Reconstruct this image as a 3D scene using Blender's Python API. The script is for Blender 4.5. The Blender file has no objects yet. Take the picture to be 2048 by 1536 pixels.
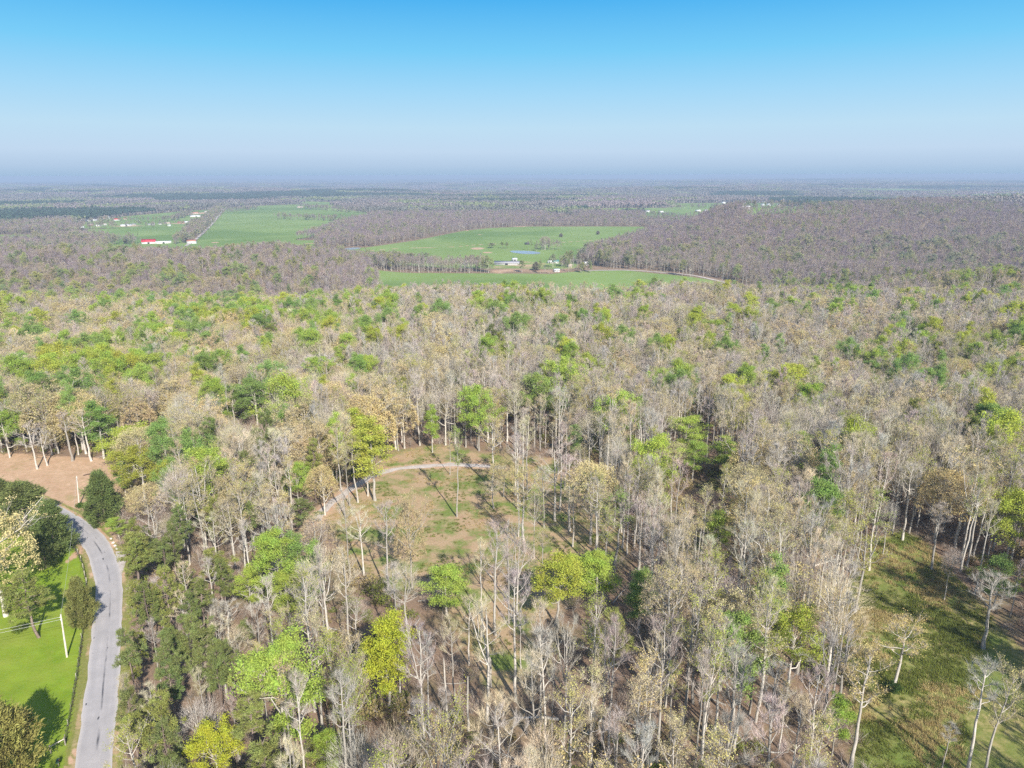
import bpy, math, random
import numpy as np
from mathutils import Vector, Matrix, Euler

# ------------------------------------------------------------------ camera, sky, sun, exposure
SC = bpy.context.scene
C = SC.collection
PW, PH, F = 2048.0, 1536.0, 1422.0          # photograph size and focal length in its pixels
CAM_H = 93.0
PITCH = math.atan((768 - 350) / F)          # looking down
ROLL = math.radians(-0.14)
cam_data = bpy.data.cameras.new("camera")
cam = bpy.data.objects.new("camera", cam_data)
C.objects.link(cam)
cam.location = (0, 0, CAM_H)
cam.rotation_euler = (math.radians(90) - PITCH, 0, 0)
cam.rotation_mode = 'XYZ'
cam.matrix_world = Matrix.Translation((0, 0, CAM_H)) @ Euler((math.radians(90) - PITCH, 0, 0)).to_matrix().to_4x4() @ Matrix.Rotation(ROLL, 4, 'Z')
cam_data.sensor_width = 36.0
cam_data.lens = 36.0 * F / PW
cam_data.clip_start = 0.5
cam_data.clip_end = 80000
SC.camera = cam

SUN_ELEV, SUN_AZ = math.radians(36), math.radians(156.5)     # azimuth clockwise from +Y
world = bpy.data.worlds.new("World")
SC.world = world
world.use_nodes = True
wn = world.node_tree
wn.nodes.clear()
sky = wn.nodes.new("ShaderNodeTexSky")
sky.sky_type = 'NISHITA'
sky.sun_disc = False
sky.sun_elevation = SUN_ELEV
sky.sun_rotation = SUN_AZ
sky.altitude = 300
sky.air_density = 1.0
sky.dust_density = 0.5
sky.ozone_density = 2.0
bg = wn.nodes.new("ShaderNodeBackground")
bg.inputs[1].default_value = 0.12
# the lowest part of the sky: hazy blue-grey at the horizon, clearing to blue
EXPOSURE = 0.84
tcw = wn.nodes.new("ShaderNodeTexCoord")
sepw = wn.nodes.new("ShaderNodeSeparateXYZ")
wn.links.new(tcw.outputs["Generated"], sepw.inputs[0])
mrw = wn.nodes.new("ShaderNodeMapRange")
mrw.inputs[1].default_value = 0.0
mrw.inputs[2].default_value = 0.25
wn.links.new(sepw.outputs[2], mrw.inputs[0])
ramp = wn.nodes.new("ShaderNodeValToRGB")
_k = 1 / 2 ** EXPOSURE
def _lin(c):
    return tuple((((q / 255) + .055) / 1.055) ** 2.4 * _k for q in c) + (1,)
_st = [(0.0, (163, 192, 221)), (.012, (180, 204, 230)), (.03, (194, 217, 240)), (.06, (190, 223, 244)), (.10, (165, 217, 248)), (.15, (122, 205, 248)), (.21, (78, 179, 242)), (.25, (66, 160, 234))]
while len(ramp.color_ramp.elements) < len(_st):
    ramp.color_ramp.elements.new(.5)
for e, (z, c) in zip(ramp.color_ramp.elements, _st):
    e.position = z / .25
for e, (z, c) in zip(ramp.color_ramp.elements, _st):
    e.color = _lin(c)
wn.links.new(mrw.outputs[0], ramp.inputs[0])
bg2 = wn.nodes.new("ShaderNodeBackground")
wn.links.new(ramp.outputs[0], bg2.inputs[0])
mr2 = wn.nodes.new("ShaderNodeMapRange")
mr2.interpolation_type = 'SMOOTHSTEP'
mr2.inputs[1].default_value = 0.24
mr2.inputs[2].default_value = 0.5
wn.links.new(sepw.outputs[2], mr2.inputs[0])
mxw = wn.nodes.new("ShaderNodeMixShader")
wn.links.new(mr2.outputs[0], mxw.inputs[0])
wn.links.new(bg2.outputs[0], mxw.inputs[1])
wn.links.new(bg.outputs[0], mxw.inputs[2])
wo = wn.nodes.new("ShaderNodeOutputWorld")
wn.links.new(sky.outputs[0], bg.inputs[0])
wn.links.new(mxw.outputs[0], wo.inputs[0])

sd = bpy.data.lights.new("sun", 'SUN')
sd.energy = 4.6
sd.angle = math.radians(0.5)
sd.color = (1.0, 0.945, 0.86)
sun = bpy.data.objects.new("sun", sd)
C.objects.link(sun)
to_sun = Vector((math.cos(SUN_ELEV) * math.sin(SUN_AZ), math.cos(SUN_ELEV) * math.cos(SUN_AZ), math.sin(SUN_ELEV)))
sun.rotation_euler = to_sun.to_track_quat('Z', 'Y').to_euler()
sun.location = to_sun * 300

SC.view_settings.view_transform = 'Standard'
SC.view_settings.look = 'None'
SC.view_settings.exposure = EXPOSURE
SC.view_settings.gamma = 1.0
SC.cycles.max_bounces = 5
SC.cycles.diffuse_bounces = 3
SC.cycles.glossy_bounces = 2
SC.cycles.transmission_bounces = 2
SC.cycles.transparent_max_bounces = 8
SC.cycles.volume_bounces = 0
SC.cycles.use_denoising = False
SC.cycles.use_adaptive_sampling = True
SC.cycles.adaptive_threshold = 0.02

HAZE_DENSITY = 0.000145
HAZE_COLOR = (0.49, 0.61, 0.78, 1)

rng = np.random.default_rng(7)

# ------------------------------------------------------------------ noise, terrain, projection
def _hash(ix, iy, seed):
    h = (ix.astype(np.int64) * 374761393 + iy.astype(np.int64) * 668265263 + seed * 974634197) & 0x7fffffff
    h = ((h ^ (h >> 13)) * 1274126177) & 0x7fffffff
    return ((h ^ (h >> 16)) & 0xffff) / 65535.0

def vnoise(x, y, scale, seed=0):
    x = np.asarray(x, float) / scale
    y = np.asarray(y, float) / scale
    ix, iy = np.floor(x), np.floor(y)
    fx, fy = x - ix, y - iy
    fx, fy = fx * fx * (3 - 2 * fx), fy * fy * (3 - 2 * fy)
    a, b = _hash(ix, iy, seed), _hash(ix + 1, iy, seed)
    c, d = _hash(ix, iy + 1, seed), _hash(ix + 1, iy + 1, seed)
    return (a * (1 - fx) + b * fx) * (1 - fy) + (c * (1 - fx) + d * fx) * fy

def sstep(a, b, t):
    t = np.clip((np.asarray(t, float) - a) / (b - a), 0, 1)
    return t * t * (3 - 2 * t)

def terrain(x, y):
    x = np.asarray(x, float)
    y = np.asarray(y, float)
    e = y + 0.05 * x + 130 * (vnoise(x, y, 190, 3) - .5)
    lf = sstep(-40, -230, x)
    z = -40.0 * (sstep(430, 900, e) * (1 - lf) + sstep(435, 640, e) * lf)
    z = z + 17.0 * (vnoise(x, y, 140, 1) - .5) * sstep(225, 340, y) * (1 - sstep(900, 1100, y))
    z = z + 29 * np.exp(-((y - 880) / 175.0) ** 2) * sstep(-130, -330, x)              # wooded hill on the far left
    hx = x - (95 + (y - 1100) * 0.42)
    z = z + (50 + 44 * (vnoise(x, y, 270, 5) - .5)) * sstep(960, 1720, y) * sstep(0, 210, hx) * (1 - sstep(1900, 3200, y))
    z = z + 16 * (vnoise(x, y, 1500, 8) - .5) * sstep(1900, 3000, y)
    z = z + 90 * (vnoise(x, y, 3300, 9) - .42) * sstep(4200, 8000, y)
    z = z + 46 * (vnoise(x, y, 1100, 10) - .5) * sstep(3600, 6000, y)
    z = z - 3.0 * np.exp(-(((x - 78) * 0.75 + (y - 165) * 0.25) / 10.0) ** 2) * sstep(120, 150, y) * (1 - sstep(185, 230, y))
    z = z - (x * x + y * y) / (2 * 6371000 * 1.16)
    return z

_cp, _sp = math.cos(PITCH), math.sin(PITCH)
_cr, _sr = math.cos(ROLL), math.sin(ROLL)

def ray_dir(u, v):
    a = (np.asarray(u, float) - 1024) / F
    b = (768 - np.asarray(v, float)) / F
    a, b = a * _cr - b * _sr, a * _sr + b * _cr
    return a, _cp + b * _sp, -_sp + b * _cp        # x, y, z

def project(x, y, z):
    zz = z - CAM_H
    fwd = y * _cp - zz * _sp
    up = y * _sp + zz * _cp
    fwd = np.maximum(fwd, 1e-3)
    a, b = x / fwd, up / fwd
    a, b = a * _cr + b * _sr, -a * _sr + b * _cr
    return 1024 + a * F, 768 - b * F, fwd

def ground_at(u, v):
    """the point of the terrain under a pixel of the photograph"""
    u = np.atleast_1d(np.asarray(u, float))
    v = np.atleast_1d(np.asarray(v, float))
    dx, dy, dz = ray_dir(u, v)
    T = 40.0 * 1.0085 ** np.arange(790)
    t_hit = np.full(u.shape, 30000.0)
    for i in range(0, len(u), 200):
        e = slice(i, i + 200)
        below = (CAM_H + dz[e, None] * T) < terrain(dx[e, None] * T, dy[e, None] * T)
        t_hit[e] = np.where(below.any(1), T[below.argmax(1)], 30000.0)
    lo, hi = t_hit / 1.0085, t_hit.copy()
    for _ in range(14):
        m = (lo + hi) / 2
        below = (CAM_H + dz * m) < terrain(dx * m, dy * m)
        hi = np.where(below, m, hi)
        lo = np.where(below, lo, m)
    x, y = dx * hi, dy * hi
    return x, y, terrain(x, y)

def g1(u, v):
    x, y, z = ground_at(u, v)
    return Vector((x[0], y[0], z[0]))

def px_scale(p):
    """pixels of the photograph per metre at a point"""
    return F / max(1.0, p.y * _cp - (p.z - CAM_H) * _sp)

def poly_world(pts):
    a = np.array(pts, float)
    x, y, _ = ground_at(a[:, 0], a[:, 1])
    return np.stack([x, y], 1)

def inside(px, py, poly):
    r = np.zeros(px.shape, bool)
    n = len(poly)
    j = n - 1
    for i in range(n):
        xi, yi = poly[i]
        xj, yj = poly[j]
        c = ((yi > py) != (yj > py)) & (px < (xj - xi) * (py - yi) / (yj - yi + 1e-12) + xi)
        r ^= c
        j = i
    return r

def dist_line(px, py, line):
    d = np.full(px.shape, 1e9)
    for i in range(len(line) - 1):
        ax, ay = line[i][:2]
        bx, by = line[i + 1][:2]
        vx, vy = bx - ax, by - ay
        t = np.clip(((px - ax) * vx + (py - ay) * vy) / (vx * vx + vy * vy + 1e-9), 0, 1)
        d = np.minimum(d, np.hypot(px - ax - t * vx, py - ay - t * vy))
    return d

def smooth_line(pts, step):
    p = np.array(pts, float)
    out = []
    n = len(p)
    for i in range(n - 1):
        p0, p1, p2, p3 = p[max(i - 1, 0)], p[i], p[i + 1], p[min(i + 2, n - 1)]
        k = max(2, int(np.linalg.norm(p2 - p1) / step))
        for t in np.arange(k) / k:
            out.append(.5 * (2 * p1 + (p2 - p0) * t + (2 * p0 - 5 * p1 + 4 * p2 - p3) * t * t + (3 * p1 - p0 - 3 * p2 + p3) * t ** 3))
    out.append(p[-1])
    return np.array(out)

# ------------------------------------------------------------------ the layout, traced on the ground
LAWN = poly_world([(-260, 1800), (-260, 1040), (60, 1045), (118, 1050), (150, 1078), (180, 1120), (196, 1190), (190, 1270), (176, 1392), (150, 1536), (120, 1800)])
HAY = poly_world([(-260, 900), (60, 908), (150, 914), (238, 916), (250, 940), (246, 990), (236, 1050), (236, 1100), (222, 1085), (190, 1050), (150, 1032), (90, 1004), (0, 972), (-260, 935)])
CLEAR = poly_world([(640, 1030), (700, 985), (745, 955), (758, 910), (870, 888), (965, 905), (1100, 915), (1190, 940), (1232, 1010), (1240, 1090), (1232, 1150),
                    (1150, 1205), (1065, 1255), (1085, 1330), (1050, 1385), (980, 1410), (935, 1330), (905, 1240), (860, 1195), (780, 1180), (700, 1120), (668, 1070)])
MEADOW = poly_world([(1730, 1090), (1800, 1062), (1850, 1085), (1925, 1170), (2010, 1262), (2110, 1375), (2350, 1560), (2350, 1850), (1640, 1850), (1690, 1600), (1712, 1480), (1700, 1390), (1672, 1290), (1690, 1190)])
THIN = poly_world([(640, 1010), (700, 1110), (860, 1180), (1060, 1250), (1240, 1140), (1330, 1150), (1250, 1320), (1090, 1560), (850, 1620), (640, 1400), (600, 1150)])
CLEARWOOD = poly_world([(1010, 930), (1190, 940), (1240, 1010), (1245, 1100), (1200, 1180), (1075, 1250), (1085, 1400), (940, 1420), (925, 1310), (1000, 1230), (1050, 1130), (1000, 1040)])
PINES = poly_world([(238, 1135), (258, 1095), (315, 1092), (390, 1150), (470, 1220), (545, 1330), (575, 1540), (590, 1800), (205, 1800), (232, 1540), (246, 1300)])
ROADSIDE = poly_world([(-300, 900), (236, 915), (246, 1050), (222, 1095), (150, 1090), (-300, 1050)])
GULLY = poly_world([(1330, 985), (1400, 1010), (1460, 1075), (1520, 1130), (1500, 1165), (1420, 1130), (1380, 1190), (1340, 1180), (1330, 1080)])
TRAIL = poly_world([(1334, 770), (1356, 770), (1350, 690), (1338, 690)])
FIELDS_PX = [
    [(740, 538), (860, 546), (1000, 547), (1100, 548), (1160, 542), (1250, 540), (1340, 549), (1420, 560), (1505, 584), (1520, 605), (1100, 640), (780, 620)],
    [(600, 507), (680, 499), (740, 494), (830, 481), (925, 462), (980, 456), (1060, 453), (1280, 453), (1330, 458), (1260, 480), (1170, 510), (1150, 538), (1090, 538), (980, 537), (900, 536), (800, 530), (700, 520), (600, 515)],
    [(390, 488), (398, 474), (424, 449), (455, 416), (515, 413), (581, 411), (640, 413), (735, 425), (742, 437), (690, 450), (650, 462), (620, 474), (560, 486)],
    [(170, 459), (383, 452), (372, 470), (356, 489), (240, 492), (215, 480), (120, 472)],
    [(-60, 470), (60, 469), (110, 479), (100, 490), (-60, 490)],
    [(150, 447), (255, 432), (395, 420), (448, 419), (418, 449), (390, 453), (170, 458), (140, 456)],
    [(1290, 421), (1370, 411), (1470, 405), (1530, 407), (1680, 418), (1690, 428), (1500, 430), (1400, 443), (1290, 444)],
    [(600, 402), (690, 405), (745, 413), (740, 419), (640, 411), (590, 406)],
    [(150, 418), (180, 411), (270, 408), (280, 413), (210, 420)],
    [(955, 418), (1020, 416), (1100, 414), (1090, 424), (990, 424)],
    [(60, 440), (115, 436), (140, 443), (100, 450), (60, 449)],
    [(1090, 428), (1130, 430), (1180, 436), (1140, 440), (1095, 436)],
    [(1700, 582), (1800, 574), (1800, 580), (1700, 590)],
    [(1560, 566), (1640, 562), (1640, 570), (1560, 575)],
]
FIELDS = [poly_world(p) for p in FIELDS_PX] + [np.array([(-.56 * 1040, 1040), (-.28 * 1040, 1040), (-.27 * 1550, 1550), (-.56 * 1550, 1550)])]
FARMYARD = poly_world([(978, 527), (1050, 522), (1180, 530), (1230, 538), (1150, 546), (1000, 549), (975, 545)])
PONDS = [poly_world([(1019, 503), (1030, 501.5), (1060, 502.2), (1078, 504.5), (1080, 507), (1068, 508.3), (1045, 507.6), (1028, 505.6)]),
         poly_world([(690, 496.5), (712, 495), (722, 496.5), (708, 499), (692, 499.5)])]
ROAD_PX = [(160, 2000), (172, 1700), (186, 1536), (203, 1392), (213.5, 1264), (218.5, 1187), (211.5, 1136), (194, 1093), (165, 1060), (125, 1034), (85, 1013), (40, 996), (-30, 978), (-120, 960), (-240, 940)]
def line_world(px, step):
    a = np.array(px, float)
    x, y, _ = ground_at(a[:, 0], a[:, 1])
    return smooth_line(np.stack([x, y], 1), step)
ROAD = line_world(ROAD_PX, 2.0)
TRACK = line_world([(632, 1042), (655, 1012), (682, 993), (705, 976), (730, 960), (760, 946), (800, 937), (850, 932), (905, 930), (960, 932), (1012, 935)], 1.5)
LANE = line_world([(1170, 541), (1250, 540.5), (1310, 544), (1370, 549), (1420, 558), (1470, 570), (1515, 580)], 6.0)
LANE2 = line_world([(372, 492), (396, 475), (424, 448), (442, 425), (455, 411)], 12.0)
TRACKS_PALE = [line_world(p, 10.0) for p in ([(700, 504), (800, 497), (900, 494), (960, 489), (1005, 487)], [(1075, 488), (1150, 483), (1230, 477), (1290, 471)], [(640, 500), (720, 507), (800, 503)])]
SOIL = [(955, 497, 26, 4), (840, 467, 18, 1.6), (1040, 453, 30, 1.2), (935, 461, 8, 1.2), (960, 469.5, 12, 1), (395, 427, 34, 4), (255, 452, 60, 2.0), (975, 505, 20, 2.5), (430, 485, 18, 1.5), (620, 487, 22, 1.2), (360, 447, 40, 1.5),
        (1455, 1092, 22, 9), (1440, 1080, 14, 8), (1200, 880, 30, 18), (1342, 735, 8, 18), (1455, 571, 8, 2.5), (150, 1110, 14, 30), (232, 1080, 10, 22), (150, 1505, 8, 26), (600, 415, 10, 1)]

def far_field(x, y):
    return (vnoise(x, y * .8, 430, 51) > .70) & (y > 2500)

def mask_fields(x, y):
    m = far_field(x, y)
    for f in FIELDS:
        m |= inside(x, y, f)
    return m

# ------------------------------------------------------------------ materials
MAT = {}
def new_mat(name):
    m = bpy.data.materials.new(name)
    m.use_nodes = True
    m.node_tree.nodes.clear()
    MAT[name] = m
    return m, m.node_tree.nodes, m.node_tree.links

def N(nodes, t, **kw):
    n = nodes.new(t)
    for k, v in kw.items():
        setattr(n, k, v)
    return n

def mixc(nt, fac, a, b, blend='MIX'):
    n = nt.nodes.new("ShaderNodeMix")
    n.data_type = 'RGBA'
    n.blend_type = blend
    for sock, val in ((n.inputs[0], fac), (n.inputs[6], a), (n.inputs[7], b)):
        if hasattr(val, 'links') or hasattr(val, 'is_linked'):
            nt.links.new(val, sock)
        elif isinstance(val, (int, float)):
            sock.default_value = val
        else:
            sock.default_value = (*val, 1)[:4]
    return n.outputs[2]

def noise(nt, vec, scale, detail=3, rough=.55, lo=.3, hi=.7):
    n = nt.nodes.new("ShaderNodeTexNoise")
    n.inputs["Scale"].default_value = scale
    n.inputs["Detail"].default_value = detail
    n.inputs["Roughness"].default_value = rough
    nt.links.new(vec, n.inputs["Vector"])
    m = nt.nodes.new("ShaderNodeMapRange")
    m.inputs[1].default_value = lo
    m.inputs[2].default_value = hi
    nt.links.new(n.outputs[0], m.inputs[0])
    return m.outputs[0]

def mathn(nt, op, a, b=None):
    n = nt.nodes.new("ShaderNodeMath")
    n.operation = op
    for s, v in ((n.inputs[0], a), (n.inputs[1], b)):
        if v is None:
            continue
        if isinstance(v, (int, float)):
            s.default_value = v
        else:
            nt.links.new(v, s)
    return n.outputs[0]

def diffuse_out(m, color, rough=.9, bump=None, spec=.2):
    nt = m.node_tree
    b = nt.nodes.new("ShaderNodeBsdfPrincipled")
    b.inputs["Roughness"].default_value = rough
    b.inputs["Specular IOR Level"].default_value = spec
    if isinstance(color, tuple):
        b.inputs["Base Color"].default_value = (*color, 1)[:4]
    else:
        nt.links.new(color, b.inputs["Base Color"])
    if bump is not None:
        bn = nt.nodes.new("ShaderNodeBump")
        bn.inputs["Strength"].default_value = bump[1]
        bn.inputs["Distance"].default_value = bump[2]
        nt.links.new(bump[0], bn.inputs["Height"])
        nt.links.new(bn.outputs[0], b.inputs["Normal"])
    o = nt.nodes.new("ShaderNodeOutputMaterial")
    nt.links.new(b.outputs[0], o.inputs[0])
    return b

def plain(name, col, rough=.8, var=.15, scale=3.0, spec=.2):
    m, nd, ln = new_mat(name)
    nt = m.node_tree
    tc = N(nd, "ShaderNodeTexCoord")
    f = noise(nt, tc.outputs["Object"], scale, 4)
    c = mixc(nt, f, tuple(v * (1 - var) for v in col), tuple(min(1, v * (1 + var)) for v in col))
    diffuse_out(m, c, rough, None, spec)
    return m

def bark_mat(name, dark, light, scale=1.2):
    m, nd, ln = new_mat(name)
    nt = m.node_tree
    tc = N(nd, "ShaderNodeTexCoord")
    mp = N(nd, "ShaderNodeMapping")
    mp.inputs["Scale"].default_value = (1, 1, .25)
    ln.new(tc.outputs["Object"], mp.inputs["Vector"])
    f = noise(nt, mp.outputs[0], scale * 2.4, 4, .6)
    c = mixc(nt, f, dark, light)
    oi = N(nd, "ShaderNodeObjectInfo")
    r = N(nd, "ShaderNodeMapRange")
    r.inputs[3].default_value = .55
    r.inputs[4].default_value = 1.14
    ln.new(oi.outputs["Random"], r.inputs[0])
    hs = N(nd, "ShaderNodeHueSaturation")
    ln.new(r.outputs[0], hs.inputs["Value"])
    ln.new(c, hs.inputs["Color"])
    diffuse_out(m, hs.outputs[0], .95, None, .1)
    return m

def leaf_mat(name, spread=.45, transl=.25):
    """leaf or twig colour from the tree's own tint, varied from clump to clump and leaf to leaf"""
    m, nd, ln = new_mat(name)
    nt = m.node_tree
    at = N(nd, "ShaderNodeAttribute", attribute_type='INSTANCER', attribute_name="tint")
    ge = N(nd, "ShaderNodeNewGeometry")
    tc = N(nd, "ShaderNodeTexCoord")
    n1 = noise(nt, tc.outputs["Object"], .55, 2, .5, .3, .7)
    s = mathn(nt, 'ADD', mathn(nt, 'MULTIPLY', ge.outputs["Random Per Island"], .6), mathn(nt, 'MULTIPLY', n1, .4))
    r = N(nd, "ShaderNodeMapRange")
    r.inputs[3].default_value = 1 - spread
    r.inputs[4].default_value = 1 + spread
    ln.new(s, r.inputs[0])
    hs = N(nd, "ShaderNodeHueSaturation")
    ln.new(r.outputs[0], hs.inputs["Value"])
    hr = N(nd, "ShaderNodeMapRange")
    hr.inputs[3].default_value = .485
    hr.inputs[4].default_value = .515
    ln.new(n1, hr.inputs[0])
    ln.new(hr.outputs[0], hs.inputs["Hue"])
    ln.new(at.outputs["Color"], hs.inputs["Color"])
    d = N(nd, "ShaderNodeBsdfDiffuse")
    ln.new(hs.outputs[0], d.inputs[0])
    o = N(nd, "ShaderNodeOutputMaterial")
    if transl > 0:
        t = N(nd, "ShaderNodeBsdfTranslucent")
        ln.new(hs.outputs[0], t.inputs[0])
        mx = N(nd, "ShaderNodeMixShader")
        mx.inputs[0].default_value = transl
        ln.new(d.outputs[0], mx.inputs[1])
        ln.new(t.outputs[0], mx.inputs[2])
        ln.new(mx.outputs[0], o.inputs[0])
    else:
        ln.new(d.outputs[0], o.inputs[0])
    return m

bark_mat("pale_bark", (.36, .32, .27), (.60, .56, .49))
bark_mat("pine_bark", (.17, .125, .10), (.34, .27, .225))
leaf_mat("leaf", .32, .3)
leaf_mat("needle", .5, .12)
leaf_mat("far_leaf", .2, .2)

def twig_mat(name, sp):
    m, nd, ln = new_mat(name)
    nt = m.node_tree
    at = N(nd, "ShaderNodeAttribute", attribute_type='INSTANCER', attribute_name="twig_tint")
    ge = N(nd, "ShaderNodeNewGeometry")
    r = N(nd, "ShaderNodeMapRange")
    r.inputs[3].default_value = 1 - sp
    r.inputs[4].default_value = 1 + sp
    ln.new(ge.outputs["Random Per Island"], r.inputs[0])
    hs = N(nd, "ShaderNodeHueSaturation")
    ln.new(r.outputs[0], hs.inputs["Value"])
    ln.new(at.outputs["Color"], hs.inputs["Color"])
    d = N(nd, "ShaderNodeBsdfDiffuse")
    ln.new(hs.outputs[0], d.inputs[0])
    o = N(nd, "ShaderNodeOutputMaterial")
    ln.new(d.outputs[0], o.inputs[0])
twig_mat("twig", .35)
twig_mat("far_twig", .15)

def ground_mat():
    m, nd, ln = new_mat("ground")
    nt = m.node_tree
    ge = N(nd, "ShaderNodeNewGeometry")
    P = ge.outputs["Position"]
    A = N(nd, "ShaderNodeAttribute", attribute_name="cover_a")
    B = N(nd, "ShaderNodeAttribute", attribute_name="cover_b")
    sa = N(nd, "ShaderNodeSeparateColor")
    sb = N(nd, "ShaderNodeSeparateColor")
    ln.new(A.outputs["Color"], sa.inputs[0])
    ln.new(B.outputs["Color"], sb.inputs[0])
    big = noise(nt, P, .035, 4, .6)
    mid = noise(nt, P, .22, 4, .6)
    fine = noise(nt, P, 1.6, 4, .65, .25, .75)
    tuft = noise(nt, P, .75, 5, .7, .38, .62)
    # leaf litter under the trees
    lit = mixc(nt, mid, (.12, .08, .055), (.26, .175, .12))
    lit = mixc(nt, fine, lit, mixc(nt, mid, (.34, .24, .17), (.19, .135, .09)))
    lit = mixc(nt, mathn(nt, 'MULTIPLY', noise(nt, P, .09, 5, .65, .5, .7), .6), lit, mixc(nt, fine, (.12, .13, .045), (.21, .20, .09)))
    # bright lawn
    lawn = mixc(nt, mid, (.13, .22, .018), (.23, .325, .034))
    lawn = mixc(nt, mathn(nt, 'MULTIPLY', tuft, .5), lawn, (.19, .235, .025))
    lawn = mixc(nt, mathn(nt, 'MULTIPLY', noise(nt, P, .12, 5, .65, .5, .75), .7), lawn, (.27, .30, .06))
    lawn = mixc(nt, mathn(nt, 'MULTIPLY', noise(nt, P, .4, 5, .7, .58, .7), .5), lawn, (.10, .17, .02))
    lawn = mixc(nt, mathn(nt, 'MULTIPLY', noise(nt, P, .05, 4, .65, .42, .66), .55), lawn, (.21, .24, .045))
    lawn = mixc(nt, mathn(nt, 'MULTIPLY', noise(nt, P, .9, 3, .7, .66, .74), .6), lawn, (.33, .27, .12))
    # cut hayfield
    hay = mixc(nt, mid, (.42, .265, .17), (.54, .37, .25))
    hay = mixc(nt, mathn(nt, 'MULTIPLY', tuft, .5), hay, (.30, .22, .11))
    hay = mixc(nt, noise(nt, P, .1, 4, .6, .58, .8), hay, (.24, .24, .08))
    # clearing: dead grass with green coming through
    cl = mixc(nt, fine, (.31, .215, .125), (.43, .315, .195))
    cl = mixc(nt, noise(nt, P, .13, 5, .62, .44, .60), cl, mixc(nt, fine, (.115, .16, .035), (.20, .235, .07)))
    cl = mixc(nt, mathn(nt, 'MULTIPLY', noise(nt, P, .30, 4, .6, .56, .70), .7), cl, (.31, .185, .12))
    # rough meadow
    md = mixc(nt, tuft, (.15, .165, .042), (.36, .29, .13))
    md = mixc(nt, noise(nt, P, .10, 4, .6, .40, .62), md, mixc(nt, fine, (.095, .145, .028), (.19, .22, .06)))
    # valley pasture
    fd = mixc(nt, noise(nt, P, .006, 3, .55), (.155, .23, .062), (.21, .29, .09))
    fd = mixc(nt, mathn(nt, 'MULTIPLY', noise(nt, P, .02, 4, .6, .5, .75), .6), fd, (.25, .29, .12))
    fd = mixc(nt, mathn(nt, 'MULTIPLY', noise(nt, P, .0022, 3, .6, .5, .58), .6), fd, (.105, .18, .05))
    soil = mixc(nt, mid, (.40, .24, .15), (.55, .40, .28))
    verge = mixc(nt, fine, (.14, .17, .035), (.25, .23, .08))
    wob = mathn(nt, 'MULTIPLY', mathn(nt, 'SUBTRACT', noise(nt, P, .5, 5, .7, 0, 1), .5), .9)
    def edge(s):
        mr = N(nd, "ShaderNodeMapRange")
        mr.interpolation_type = 'SMOOTHSTEP'
        mr.inputs[1].default_value = .3
        mr.inputs[2].default_value = .7
        ln.new(mathn(nt, 'ADD', s, mathn(nt, 'MULTIPLY', wob, mathn(nt, 'MULTIPLY', mathn(nt, 'MULTIPLY', s, mathn(nt, 'SUBTRACT', 1.0, s)), 4.0))), mr.inputs[0])
        return mr.outputs[0]
    col = lit
    for s, layer in ((sa.outputs[2], cl), (A.outputs["Alpha"], md), (sb.outputs[0], fd), (sb.outputs[1], None), (sa.outputs[1], hay), (sa.outputs[0], lawn), (sb.outputs[2], verge)):
        if layer is None:
            continue
        col = mixc(nt, edge(s), col, layer)
    col = mixc(nt, edge(sb.outputs[1]), col, soil)
    diffuse_out(m, col, 1.0, (fine, .25, .2), 0.0)
ground_mat()

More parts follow.
